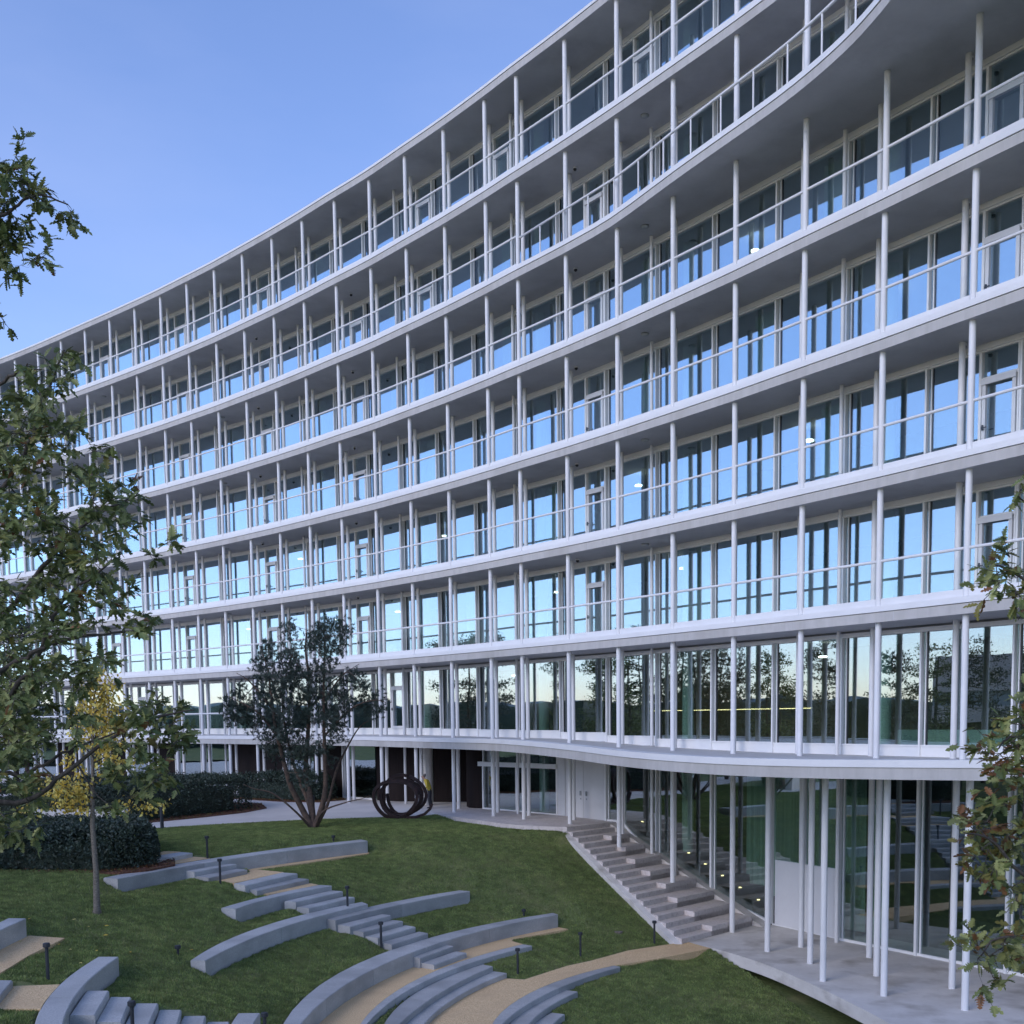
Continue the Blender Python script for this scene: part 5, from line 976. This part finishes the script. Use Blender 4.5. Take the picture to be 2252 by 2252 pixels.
cl2 = crown([polyC], -0.25, 70, 12.2, 13.0, 5) + crown([polyD], -1, 3, 12.6, 12.8, 6)
LV = oak(ok_, limbs, cl + cl2, 11, wl, single=300)
LV.build(ok_, single=300, key=lambda it: it[0].y)
# ---- right oak, reaching in from the right edge
T = Vector((6.2, 9.6, 0)); ok2 = empty('oak_tree', (T.x, T.y, -9.5), 'oak with browning green leaves reaching in from the right edge', 'tree')
m = MB(); m.tube([(T.x, T.y, -9.8), (T.x, T.y, -6), (T.x + 0.05, T.y, -2), (T.x, T.y, 2.5)], [0.26, 0.2, 0.14, 0.05], 12); m.build('trunk', MT['bark'], ok2, smooth=True)
def rw(pts, D, base_h): return [Vector((T.x, T.y, base_h))] + [wpt(x, y, D + dd) for x, y, dd in pts]
limbs = [(rw([(2420, 1500, 0), (2300, 1320, 0), (2240, 1265, 0), (2170, 1235, 0)], 9.6, 0.0), 0.03, 0.006), (rw([(2420, 1250, 0), (2300, 1130, 0), (2240, 1095, 0)], 9.7, 0.8), 0.025, 0.006),
         (rw([(2420, 1700, 0), (2300, 1660, 0), (2230, 1620, 0), (2190, 1650, 0)], 9.5, -1.2), 0.03, 0.006), (rw([(2400, 1950, 0), (2260, 1930, 0), (2180, 1850, 0), (2120, 1830, 0)], 9.4, -2.0), 0.03, 0.006),
         (rw([(2400, 2150, 0), (2280, 2080, 0), (2200, 2060, 0), (2150, 2110, 0)], 9.5, -2.6), 0.025, 0.006), (rw([(2400, 1600, 0), (2300, 1600, 0), (2260, 1700, 0), (2250, 1800, 0)], 9.6, -1.0), 0.03, 0.006)]
pr = [[(2190, 1085), (2215, 1070), (2300, 1075), (2300, 1150), (2240, 1155), (2215, 1165), (2200, 1110)],
      [(2140, 1225), (2180, 1215), (2230, 1220), (2300, 1190), (2300, 1340), (2230, 1310), (2190, 1300), (2185, 1260)],
      [(2165, 1640), (2190, 1630), (2210, 1580), (2230, 1560), (2300, 1540), (2300, 1830), (2200, 1810), (2180, 1770), (2120, 1765), (2140, 1740), (2190, 1735), (2200, 1680)],
      [(2110, 1830), (2150, 1790), (2200, 1810), (2300, 1800), (2300, 2000), (2230, 1980), (2180, 1950), (2140, 1890)],
      [(2130, 2110), (2180, 2050), (2215, 2020), (2300, 2030), (2300, 2120), (2230, 2130), (2215, 2160), (2160, 2165)]]
def wr(p, rr, tone):
    r = rr.random(); brown = 0.30 if -1.4 < p.z < -0.3 else 0.06
    if tone < brown: return 4 if r < 0.4 else 3
    return 0 if r < 0.10 else (1 if r < 0.42 else (2 if r < 0.82 else (3 if r < 0.95 else 4)))
cl = []
for k, P_ in enumerate(pr): cl += crown([P_], -0.20, (9, 14, 50, 38, 18)[k], 9.2, 10.0, 20 + k)
LV = oak(ok2, limbs, cl, 12, wr, leafn=(9, 15), size=(0.085, 0.135), single=300); LV.build(ok2, single=300, key=lambda it: it[0].x)
# ---- young tree with yellow leaves
bx, by = -11.32, 29.98; bz = ground_z(bx, by)
yt = empty('young_tree', (bx, by, bz), 'slender young tree with thinning yellow leaves standing on the lawn', 'tree')
topz = 4.6
tr = [(bx, by, bz - 0.1), (bx, by, bz + 0.12), (bx + 0.02, by, bz + 1.2), (bx - 0.02, by, bz + 2.4), (bx + 0.05, by, bz + 3.8), (bx + 0.12, by, bz + 5.2), (bx + 0.2, by, bz + 6.3)]
m = MB(); m.tube(tr, [0.16, 0.095, 0.075, 0.065, 0.045, 0.03, 0.008], 10); m.build('trunk', MT['bark_light'], yt, smooth=True)
rr = random.Random(21); LV = Leaves([simple_leaf(s) for s in range(4)], [LEAF[5], LEAF[6], LEAF[3]])
for k in range(40):
    h = rr.uniform(2.55, 6.0); a = rr.uniform(0, 2 * math.pi); ln = rr.uniform(0.9, 2.2) * (1 - 0.45 * (h - 2.0) / 4); x0 = bx + 0.03 * h
    el = rr.uniform(0.05, 0.6) if h < 3.9 else rr.uniform(0.5, 1.1); s = Vector((x0, by, bz + h)); d = Vector((math.cos(a) * math.cos(el), math.sin(a) * math.cos(el), math.sin(el)))
    mid = s + d * ln * 0.5 + Vector((0, 0, -0.03)); e = s + d * ln + Vector((0, 0, 0.05 if h > 3 else -0.2))
    m = MB(); m.tube([tuple(s), tuple(mid), tuple(e)], [0.016, 0.010, 0.003], 5); m.build('branch', MT['bark'], yt, smooth=True)
    tone = rr.random(); nl = int(rr.uniform(60, 120) * (1.25 if h < 3.2 else 0.8))
    for j in range(nl):
        t = 0.25 + 0.78 * rr.random(); q = (s + (mid - s) * t * 2) if t < 0.5 else (mid + (e - mid) * (t - 0.5) * 2)
        q = q + Vector((rr.gauss(0, .13), rr.gauss(0, .13), rr.gauss(0, .10))); LV.add(q, Vector((rr.gauss(0, .6), rr.gauss(0, .6), -0.6)), rr.uniform(0.08, 0.135), 2 if rr.random() < 0.12 else (1 if rr.random() < 0.35 else 0), Vector((rr.gauss(0, .6), rr.gauss(0, .6) - .6, .6)).normalized())
LV.build(yt)
# ---- fallen leaves on the lawn
fl = [wpt(x, y, D) for x, y, D in []]
for k, (x, y) in enumerate([(-13.0, 25.9), (-12.7, 26.1), (-11.0, 26.6), (-10.6, 26.2), (-10.0, 26.4), (-11.6, 25.2), (-12.4, 28.2), (-11.0, 28.6), (-10.7, 28.8), (-11.5, 29.0), (-9.4, 26.9), (-13.1, 27.9), (-8.3, 28.5), (-9.9, 25.0), (-10.3, 28.0), (-12.0, 26.8)]):
    LV = Leaves([simple_leaf(3)], [LEAF[5 + k % 2]]); z = ground_z(x, y) + 0.045
    LV.add((x, y, z), (rnd.gauss(0, 1), rnd.gauss(0, 1), 0.05), rnd.uniform(0.09, 0.15), 0, Vector((0, -0.3, 1)))
    o = LV.build(None, 'fallen_leaf'); tag(o, 'small yellow leaf lying on the grass below the young tree', 'leaf', 'yellow leaves fallen on the lawn')
# ---- multi-stemmed pine
px0, py0 = -8.41, 47.0; pz0 = -4.5
pt = empty('pine_tree', (px0, py0, pz0), 'multi-stemmed pine with dark grey green needles in front of the facade', 'tree')
def pp(x, y, dd=0): return tuple(wpt(x, y, 47 + dd))
base = (px0, py0, pz0 - 0.15)
stems = [([base, pp(665, 1780), pp(640, 1730, -.3), pp(628, 1690, -.5), pp(610, 1620, -.5), pp(600, 1560, -.4), pp(590, 1480, -.4), pp(575, 1430, -.5)], .15), ([base, pp(685, 1775, .3), pp(680, 1740, .4), pp(672, 1700, .5), pp(678, 1600, .5), pp(680, 1500, .5), pp(672, 1430, .4), pp(675, 1385, .3)], .16),
         ([base, pp(705, 1785, -.2), pp(715, 1740, -.4), pp(715, 1680, -.5), pp(712, 1580, -.5), pp(712, 1480, -.4), pp(715, 1400, -.2)], .15), ([base, pp(680, 1770, .6), pp(660, 1720, 1), pp(640, 1660, 1.2), pp(622, 1560, 1.3), pp(630, 1480, 1.3), pp(645, 1430, 1.2)], .11),
         ([base, pp(720, 1770, .7), pp(738, 1700, 1.0), pp(760, 1650, 1.2), pp(790, 1600, 1.3), pp(820, 1580, 1.3)], .08), ([base, pp(650, 1785, -.8), pp(600, 1745, -1.2), pp(560, 1735, -1.4), pp(535, 1725, -1.5)], .06), ([base, pp(710, 1785, -.8), pp(760, 1765, -1.2), pp(790, 1758, -1.3), pp(815, 1750, -1.3)], .05),
         ([pp(610, 1620, -.5), pp(570, 1570, -.9), pp(530, 1545, -1.2), pp(500, 1530, -1.3)], .06), ([pp(680, 1560, .5), pp(730, 1500, .8), pp(790, 1460, 1.0)], .05), ([pp(680, 1500, .5), pp(640, 1440, 0), pp(610, 1400, -.3)], .05), ([pp(712, 1620, -.5), pp(770, 1560, -.8), pp(820, 1540, -1.0), pp(850, 1545, -1)], .05), ([pp(600, 1560, -.4), pp(550, 1500, -.6), pp(520, 1480, -.8)], .05), ([pp(712, 1540, -.5), pp(760, 1480, -.6), pp(790, 1500, -.6)], .045)]
nodes = []
for P_, r0 in stems:
    c = curve(P_, 5); n = len(c); rad = [max(0.012, r0 * (1 - 0.85 * k / (n - 1))) for k in range(n)]; m = MB(); m.tube(c, rad, 8); m.build('stem', MT['bark_pine'], pt, smooth=True); nodes.append([(p, rad[k]) for k, p in enumerate(c)])
pine_poly = [(570, 1450), (590, 1400), (640, 1370), (680, 1345), (720, 1350), (760, 1360), (780, 1420), (800, 1460), (805, 1500), (850, 1535), (845, 1560), (800, 1590), (780, 1630), (745, 1640), (720, 1690), (680, 1740), (650, 1720), (640, 1690), (590, 1680), (540, 1640), (545, 1600), (500, 1590), (490, 1555), (510, 1520), (545, 1490), (560, 1470)]
rr = random.Random(9); cl = []; tries = 0
while len(cl) < 900 and tries < 40000:
    tries += 1; x = rr.uniform(480, 860); y = rr.uniform(1340, 1750)
    if not in_poly2(x, y, pine_poly): continue
    if mnoise.noise(Vector((x * 0.02, y * 0.02, 4.4))) < -0.22: continue
    if y > 1640 and rr.random() < 0.45: continue
    wdt = min(abs(x - 490), abs(855 - x)) / 180; cl.append(wpt(x, y, 47 + rr.uniform(-2.2, 2.2) * min(1, wdt + 0.25)))
tw = MB(); V = []; Fi = []; Mi = []; b_ = 0
for c in cl:
    q, rq = closest_on(nodes, c); L = (c - q).length; mid = q + (c - q) * 0.5 + Vector((rr.gauss(0, .08), rr.gauss(0, .08), -0.05 * L)); r0 = min(rq * .6, .01 + .01 * L)
    tw.tube([tuple(q), tuple(mid), tuple(c)], [r0, r0 * .7, .004], 4)
    if L < 1.6: nodes.append([(mid, r0 * .7), (c, .006)])
    tone = rr.random(); mi = 0 if tone < .35 else (1 if tone < .8 else 2)
    for s in range(rr.randint(3, 5)):
        cc_ = c + Vector((rr.gauss(0, .17), rr.gauss(0, .17), rr.gauss(0, .12))); ax = Vector((rr.gauss(0, 1), rr.gauss(0, 1), rr.gauss(0, .6) + .7)).normalized()
        for k in range(26):
            d = (ax * rr.uniform(.2, 1.2) + Vector((rr.gauss(0, .7), rr.gauss(0, .7), rr.gauss(0, .7)))).normalized(); o_ = d.orthogonal() * 0.009; l = rr.uniform(.08, .16); p = cc_ + ax * rr.uniform(-.08, .08)
            V += [tuple(p - o_), tuple(p + o_), tuple(p + d * l)]; Fi.append((b_, b_ + 1, b_ + 2)); b_ += 3; Mi.append(mi)
tw.build('twigs', MT['bark_pine'], pt, kind='stuff')
def stuffmesh(name, V, F, mats, mi, parent=None):
    o = mesh_np(name, np.array(V), np.array(F), mats, np.array(mi), False); o['kind'] = 'stuff'
    if parent is not None: o.parent = parent; o.matrix_parent_inverse = Matrix.Translation(parent.location).inverted()
    return o
stuffmesh('needles', V, Fi, NEEDLE, Mi, pt)
# ---- hedges
def hedge(name, poly, z0, z1, n, lab, seed, group=None, size=(0.03, 0.07), jag=0.18):
    rr = np.random.default_rng(seed); P_ = np.array(poly); r = empty(name, (P_[:, 0].mean(), P_[:, 1].mean(), z0), lab, 'hedge', group)
    X = rr.uniform(P_[:, 0].min(), P_[:, 0].max(), n * 3); Y = rr.uniform(P_[:, 1].min(), P_[:, 1].max(), n * 3); c = inpoly(X, Y, poly); X = X[c][:n]; Y = Y[c][:n]; n = len(X)
    dist = np.full(n, 9.0)
    for k in range(len(poly)):
        a = P_[k]; b = P_[(k + 1) % len(poly)]; e = b - a; t = np.clip(((X - a[0]) * e[0] + (Y - a[1]) * e[1]) / (e @ e), 0, 1); dist = np.minimum(dist, np.hypot(X - a[0] - t * e[0], Y - a[1] - t * e[1]))
    lump = 0.5 + 0.5 * np.sin(X * 2.3 + 1.7 * np.sin(Y * 1.9)) * np.sin(Y * 2.1 + 1.3 * np.sin(X * 1.4)); fine = np.sin(X * 9 + 3 * np.sin(Y * 7)) * 0.5
    top = (z1 - z0) * np.minimum(1, (dist / 0.55) ** 0.4 * 0.9 + 0.12) * (0.86 + 0.14 * lump) + fine * 0.05 + np.abs(rr.normal(0, jag * 0.5, n)) * (rr.random(n) < 0.25)
    u = rr.random(n); Z = z0 + top * np.where(rr.random(n) < 0.55, 1 - 0.12 * u, np.where(dist < 0.7, u, 0.75 + 0.25 * u))
    ok = np.ones(n, bool); s = rr.uniform(size[0], size[1], n)
    d1 = rr.normal(0, 1, (n, 3)); d1 /= np.linalg.norm(d1, axis=1)[:, None]; d2 = np.cross(d1, rr.normal(0, 1, (n, 3))); d2 /= np.linalg.norm(d2, axis=1)[:, None]
    C = np.stack([X, Y, Z], 1); V = np.empty((n, 4, 3)); V[:, 0] = C - d1 * s[:, None]; V[:, 1] = C + d2 * s[:, None] * .42; V[:, 2] = C + d1 * s[:, None]; V[:, 3] = C - d2 * s[:, None] * .42
    mi = np.where(rr.random(n) < 0.10, 2, np.where(rr.random(n) < 0.45, 1, 0)); o = mesh_np('foliage', V.reshape(-1, 3), np.arange(4 * n).reshape(-1, 4), HEDGE, mi, False); o['kind'] = 'stuff'; o.parent = r; o.matrix_parent_inverse = Matrix.Translation(r.location).inverted()
    m = MB(); sh = [tuple((np.array(p) - P_.mean(0)) * 0.80 + P_.mean(0)) for p in poly]; m.prism(sh, z0, z0 + (z1 - z0) * 0.6); m.build('inner_growth', HEDGE[0], r)
    for k in range(40):
        j = int(rr.integers(0, n)); 
        if dist[j] < 0.8:
            pass
HA = [(-19.5, 49.6), (-17.3, 49.6), (-16.6, 50.9), (-15.2, 53.2), (-14.0, 55.2), (-13.4, 57.4), (-14.2, 60.5), (-17, 62), (-24, 60), (-26, 52)]
hedge('hedge', HA, -4.45, -2.72, 60000, 'large clipped hedge bed with a rounded end beside the pale path', 31, size=(0.04, 0.085))
hedge('hedge', HB, -4.60, -3.28, 120000, 'low dark hedge behind the young tree trunk at the left', 32, size=(0.035, 0.085))
hedge('hedge', [(-12.6, 62.6), (-10.9, 62.0), (-9.9, 63.4), (-11.0, 66), (-14, 67), (-17, 66)], -4.45, -2.9, 16000, 'small dark hedge close to the ground floor columns behind the pine', 33, size=(0.04, 0.085))
def grow(poly, d):
    P_ = np.array(poly); c = P_.mean(0); return [tuple(p + (p - c) / np.linalg.norm(p - c) * d) for p in P_]
for poly, d in ((HA, 0.75), (HB, 0.5), ([(-12.6, 62.6), (-10.9, 62.0), (-9.9, 63.4), (-11.0, 66), (-14, 67), (-17, 66)], 0.5)):
    g = grow(poly, d); zz = -4.47 if poly is not HB else -4.60
    sheet('mulch_bed', g, zz, MT['mulch'], 0.3)
    rr2 = np.random.default_rng(77 + len(poly)); n = 7000; P_ = np.array(g); X = rr2.uniform(P_[:, 0].min(), P_[:, 0].max(), n * 2); Y = rr2.uniform(P_[:, 1].min(), P_[:, 1].max(), n * 2); c = inpoly(X, Y, g) & ~inpoly(X, Y, grow(poly, -0.4)); X = X[c]; Y = Y[c]; n = len(X)
    a = rr2.uniform(0, 6.28, n); s = rr2.uniform(0.025, 0.06, n); C = np.stack([X, Y, np.full(n, zz) + rr2.uniform(0.01, 0.06, n)], 1); e1 = np.stack([np.cos(a), np.sin(a), rr2.normal(0, .4, n)], 1) * s[:, None]; e2 = np.stack([-np.sin(a), np.cos(a), rr2.normal(0, .4, n)], 1) * s[:, None] * .6
    V = np.empty((n, 4, 3)); V[:, 0] = C - e1; V[:, 1] = C + e2; V[:, 2] = C + e1; V[:, 3] = C - e2
    stuffmesh('leaf_litter', V.reshape(-1, 3), np.arange(4 * n).reshape(-1, 4), [MT['mulch'], LEAF[4], LEAF[3]], rr2.choice([0, 0, 1, 1, 2], n))
# ---- trees and buildings left of the frame that the glass reflects
def far_tree(x, y, z0, h, w, seed, lab, mats, trunk_mt, conif=False):
    rr = random.Random(seed); r = empty('pine_tree' if conif else 'tree', (x, y, z0), lab, 'tree', 'trees left of the lawn reflected in the glass')
    m = MB(); m.tube([(x, y, z0 - .3), (x + .1, y, z0 + h * .4), (x, y, z0 + h * .92)], [.16, .11, .02], 8); m.build('trunk', trunk_mt, r, smooth=True)
    V = []; Fi = []; Mi = []; b = 0; tw = MB()
    for k in range(46):
        t = 0.28 + 0.7 * rr.random(); a = rr.uniform(0, 6.28); rad = w * (1 - abs(t - .5) * .9) * rr.uniform(.5, 1); s = Vector((x, y, z0 + h * t)); e = s + Vector((math.cos(a) * rad, math.sin(a) * rad, rr.uniform(0.0, .5)))
        tw.tube([tuple(s), tuple((s + e) / 2 + Vector((0, 0, -.08))), tuple(e)], [.04, .025, .008], 4)
        for j in range(60):
            q = s + (e - s) * rr.uniform(.35, 1.05) + Vector((rr.gauss(0, .26), rr.gauss(0, .26), rr.gauss(0, .17))); d = Vector((rr.gauss(0, 1), rr.gauss(0, 1), rr.gauss(0, 1))).normalized(); o_ = d.orthogonal() * rr.uniform(.03, .06); l = rr.uniform(.12, .24)
            V += [tuple(q - o_), tuple(q + o_), tuple(q + d * l)]; Fi.append((b, b + 1, b + 2)); b += 3; Mi.append(rr.randrange(2))
    tw.build('twigs', trunk_mt, r, kind='stuff'); stuffmesh('foliage', V, Fi, mats, Mi, r)
rr = random.Random(5)
for k, (x, y, h, w) in enumerate([(-27, 62, 10.5, 2.6), (-31, 56, 11.5, 3.0), (-24.5, 55, 9.5, 2.2), (-23, 38, 8.5, 2.4), (-28, 44, 10, 2.6), (-34, 48, 9, 2.4), (-20, 30, 8.5, 2.4), (-26, 33, 9.5, 2.8), (-33, 36, 9.5, 2.6), (-21, 22, 9, 2.6), (-30, 26, 10, 3.0), (-24, 14, 9.5, 2.8), (-36, 18, 10, 3), (-28, 5, 10, 3)]):
    conif = k % 3 != 2; 
    far_tree(x, y, -4.7, h, w, 100 + k, ('pine' if conif else 'leafy tree') + ' left of the frame mirrored in the glazing, ' + ('beside the far end of the path', 'behind the far hedge', 'close to the far hedge', 'nearest the low beige wall', 'between the low wall and the meadow', 'deepest in the meadow', 'level with the young yellow tree', 'just behind that row', 'furthest out on the middle lawn', 'near the lower left gravel strips', 'out beyond the gravel strips', 'close to the viewpoint', 'further left of the viewpoint', 'almost beside the viewpoint')[k], NEEDLE[:2] if conif else LEAF[:2], MT['bark_pine'] if conif else MT['bark'], conif)
m = MB(); bm_v = []; N_ = 220
for k in range(N_ + 1):                                       # distant wood along the horizon
    a = R(-140) + R(250) * k / N_; rad = 150 + 12 * math.sin(k * .7); x = -math.cos(a) * rad * 1.0 - 20; y = math.sin(a) * rad + 40
    hgt = 2.6 + 1.3 * mnoise.noise(Vector((k * .21, 0, 0))) + 0.8 * mnoise.noise(Vector((k * .83, 5, 0))); bm_v += [(x, y, -10), (x, y, hgt), (x * 1.1, y * 1.1, hgt + .5), (x * 1.12, y * 1.12, -10)]
m.add(bm_v, [(4 * k + j, 4 * k + 4 + j, 4 * k + 5 + j, 4 * k + 1 + j) for k in range(N_) for j in range(3)])
tag(m.build('far_wood', HEDGE[0]), kind='stuff')
nb = empty('opposite_building', (-66, 30, -5), 'pale office wing with long horizontal bands opposite, seen only mirrored in the glass', 'building')
pinkm = noise_mat('sunset_pink_render', [(0.3, (0.80, 0.62, 0.54)), (0.7, (0.85, 0.68, 0.60))], 1.0)  # sunset glow on the pale bands, put into their base colour
for (z0, z1, mt_) in ((-5, -0.6, MT['darkwall']), (-0.6, 1.0, pinkm), (1.0, 2.4, MT['greyframe']), (2.4, 5.6, pinkm)):
    m = MB(); m.box(-72, -66 + (0.4 if mt_ is pinkm else 0), 12, 37, z0, z1 - 0.002); m.build('facade_band', mt_, nb)

# ================================================================ PERSON
pr_ = empty('person', (-4.25, 56.3, -4.49), 'person in a yellow top and dark trousers leaning forward beside the round pillar', 'person')
def skin_mesh(name, joints, edges, radii, mt, parent, root=0, sub=1):
    me = bpy.data.meshes.new(name); me.from_pydata([tuple(j) for j in joints], edges, []); o = bpy.data.objects.new(name, me); COL.objects.link(o)
    sk = o.modifiers.new('skin', 'SKIN'); sd_ = me.skin_vertices[0].data
    for k, r in enumerate(radii): sd_[k].radius = (r, r) if not isinstance(r, tuple) else r
    sd_[root].use_root = True; ss = o.modifiers.new('sub', 'SUBSURF'); ss.levels = sub; ss.render_levels = sub
    dg = bpy.context.evaluated_depsgraph_get(); me2 = bpy.data.meshes.new_from_object(o.evaluated_get(dg)); o.modifiers.clear(); o.data = me2; me2.name = name; me2.materials.clear()
    for m_ in (mt if isinstance(mt, (list, tuple)) else [mt]): me2.materials.append(m_)
    o.parent = parent; me2.polygons.foreach_set('use_smooth', [True] * len(me2.polygons)); return o
skinm = noise_mat('skin', [(0.3, (0.42, 0.24, 0.17)), (0.7, (0.50, 0.30, 0.22))], 4); hairm = noise_mat('grey_hair', [(0.3, (0.09, 0.08, 0.075)), (0.7, (0.16, 0.15, 0.14))], 20)
yel = noise_mat('yellow_jumper', [(0.3, (0.42, 0.33, 0.03)), (0.7, (0.55, 0.43, 0.05))], 4); trm = noise_mat('dark_trousers', [(0.3, (0.012, 0.013, 0.02)), (0.7, (0.025, 0.026, 0.035))], 4)
# standing, turned to the left, trunk bent forward, looking down
J = [(0.10, 0, 0.92), (0.06, 0, 1.10), (-0.02, 0, 1.30), (-0.08, 0, 1.43), (-0.15, 0, 1.50), (-0.21, 0, 1.58), (-0.23, 0, 1.68),
     (0.10, -0.10, 0.88), (0.06, -0.11, 0.48), (0.12, -0.11, 0.08), (-0.06, -0.12, 0.04), (0.12, 0.10, 0.88), (0.12, 0.11, 0.48), (0.20, 0.11, 0.08), (0.03, 0.12, 0.04),
     (-0.05, -0.19, 1.38), (0.00, -0.24, 1.12), (-0.17, -0.20, 0.98), (-0.26, -0.16, 0.96), (-0.05, 0.19, 1.38), (0.00, 0.24, 1.12), (-0.16, 0.20, 0.99), (-0.25, 0.14, 0.97)]
E_ = [(0, 1), (1, 2), (2, 3), (3, 4), (4, 5), (5, 6), (0, 7), (7, 8), (8, 9), (9, 10), (0, 11), (11, 12), (12, 13), (13, 14), (3, 15), (15, 16), (16, 17), (17, 18), (3, 19), (19, 20), (20, 21), (21, 22)]
Rr = [.14, .13, .15, .11, .055, .085, .075, .10, .07, .05, .045, .10, .07, .05, .045, .065, .05, .04, .035, .065, .05, .04, .035]
body = skin_mesh('body', J, E_, Rr, [skinm, yel, trm, MT['black']], pr_)
me = body.data
for p in me.polygons:
    c = p.center; z = c.z
    p.material_index = 0 if z > 1.50 else (3 if z < 0.09 else (2 if z < 0.97 and not (c.x < -0.12 and z > 0.9) else (0 if (c.x < -0.19 and z < 1.06) else 1)))
m = MB(); hx, hz = -0.215, 1.655
m.tube([(hx + 0.03, 0, hz + 0.09), (hx + 0.05, 0, hz + 0.07), (hx + 0.07, 0, hz), (hx + 0.06, 0, hz - 0.07)], [0.05, 0.085, 0.075, 0.03], 12); o = m.build('hair', hairm, None, smooth=True); o.parent = pr_
m = MB(); m.tube([(hx - 0.085, 0, hz - 0.01), (hx - 0.115, 0, hz - 0.045), (hx - 0.085, 0, hz - 0.05)], [0.008, 0.016, 0.012], 6)
for s in (-1, 1): m.tube([(hx - 0.078, s * 0.03, hz + 0.004), (hx - 0.086, s * 0.03, hz + 0.004)], [0.012, 0.006], 6); m.tube([(hx + 0.0, s * 0.08, hz - 0.03), (hx + 0.0, s * 0.092, hz + 0.01)], [0.012, 0.018], 6)
o = m.build('face', skinm, None, smooth=True); o.parent = pr_
for s, q in ((-1, (-0.26, -0.16, 0.96)), (1, (-0.25, 0.14, 0.97))):
    for k in range(5):
        a = (k - 2) * 0.28; L = (0.05, 0.072, 0.08, 0.075, 0.06)[k]; d = Vector((-math.cos(a), math.sin(a) * s, -0.25)) if k else Vector((-0.3, -s * 0.9, 0.1))
        m = MB(); Q = Vector(q); m.tube([tuple(Q), tuple(Q + d * L * .55), tuple(Q + d * L + Vector((0.005, 0, -0.015)))], [.011, .009, .006], 6); o = m.build('finger', skinm, None, smooth=True); o.parent = body
m = MB(); m.box(-0.40, -0.26, -0.12, 0.12, 0.95, 0.965); o = m.build('paper', MT['white'], None); tag(o, 'white papers held by the person in yellow', 'paper'); o.location = pr_.location
bpy.context.view_layer.update()
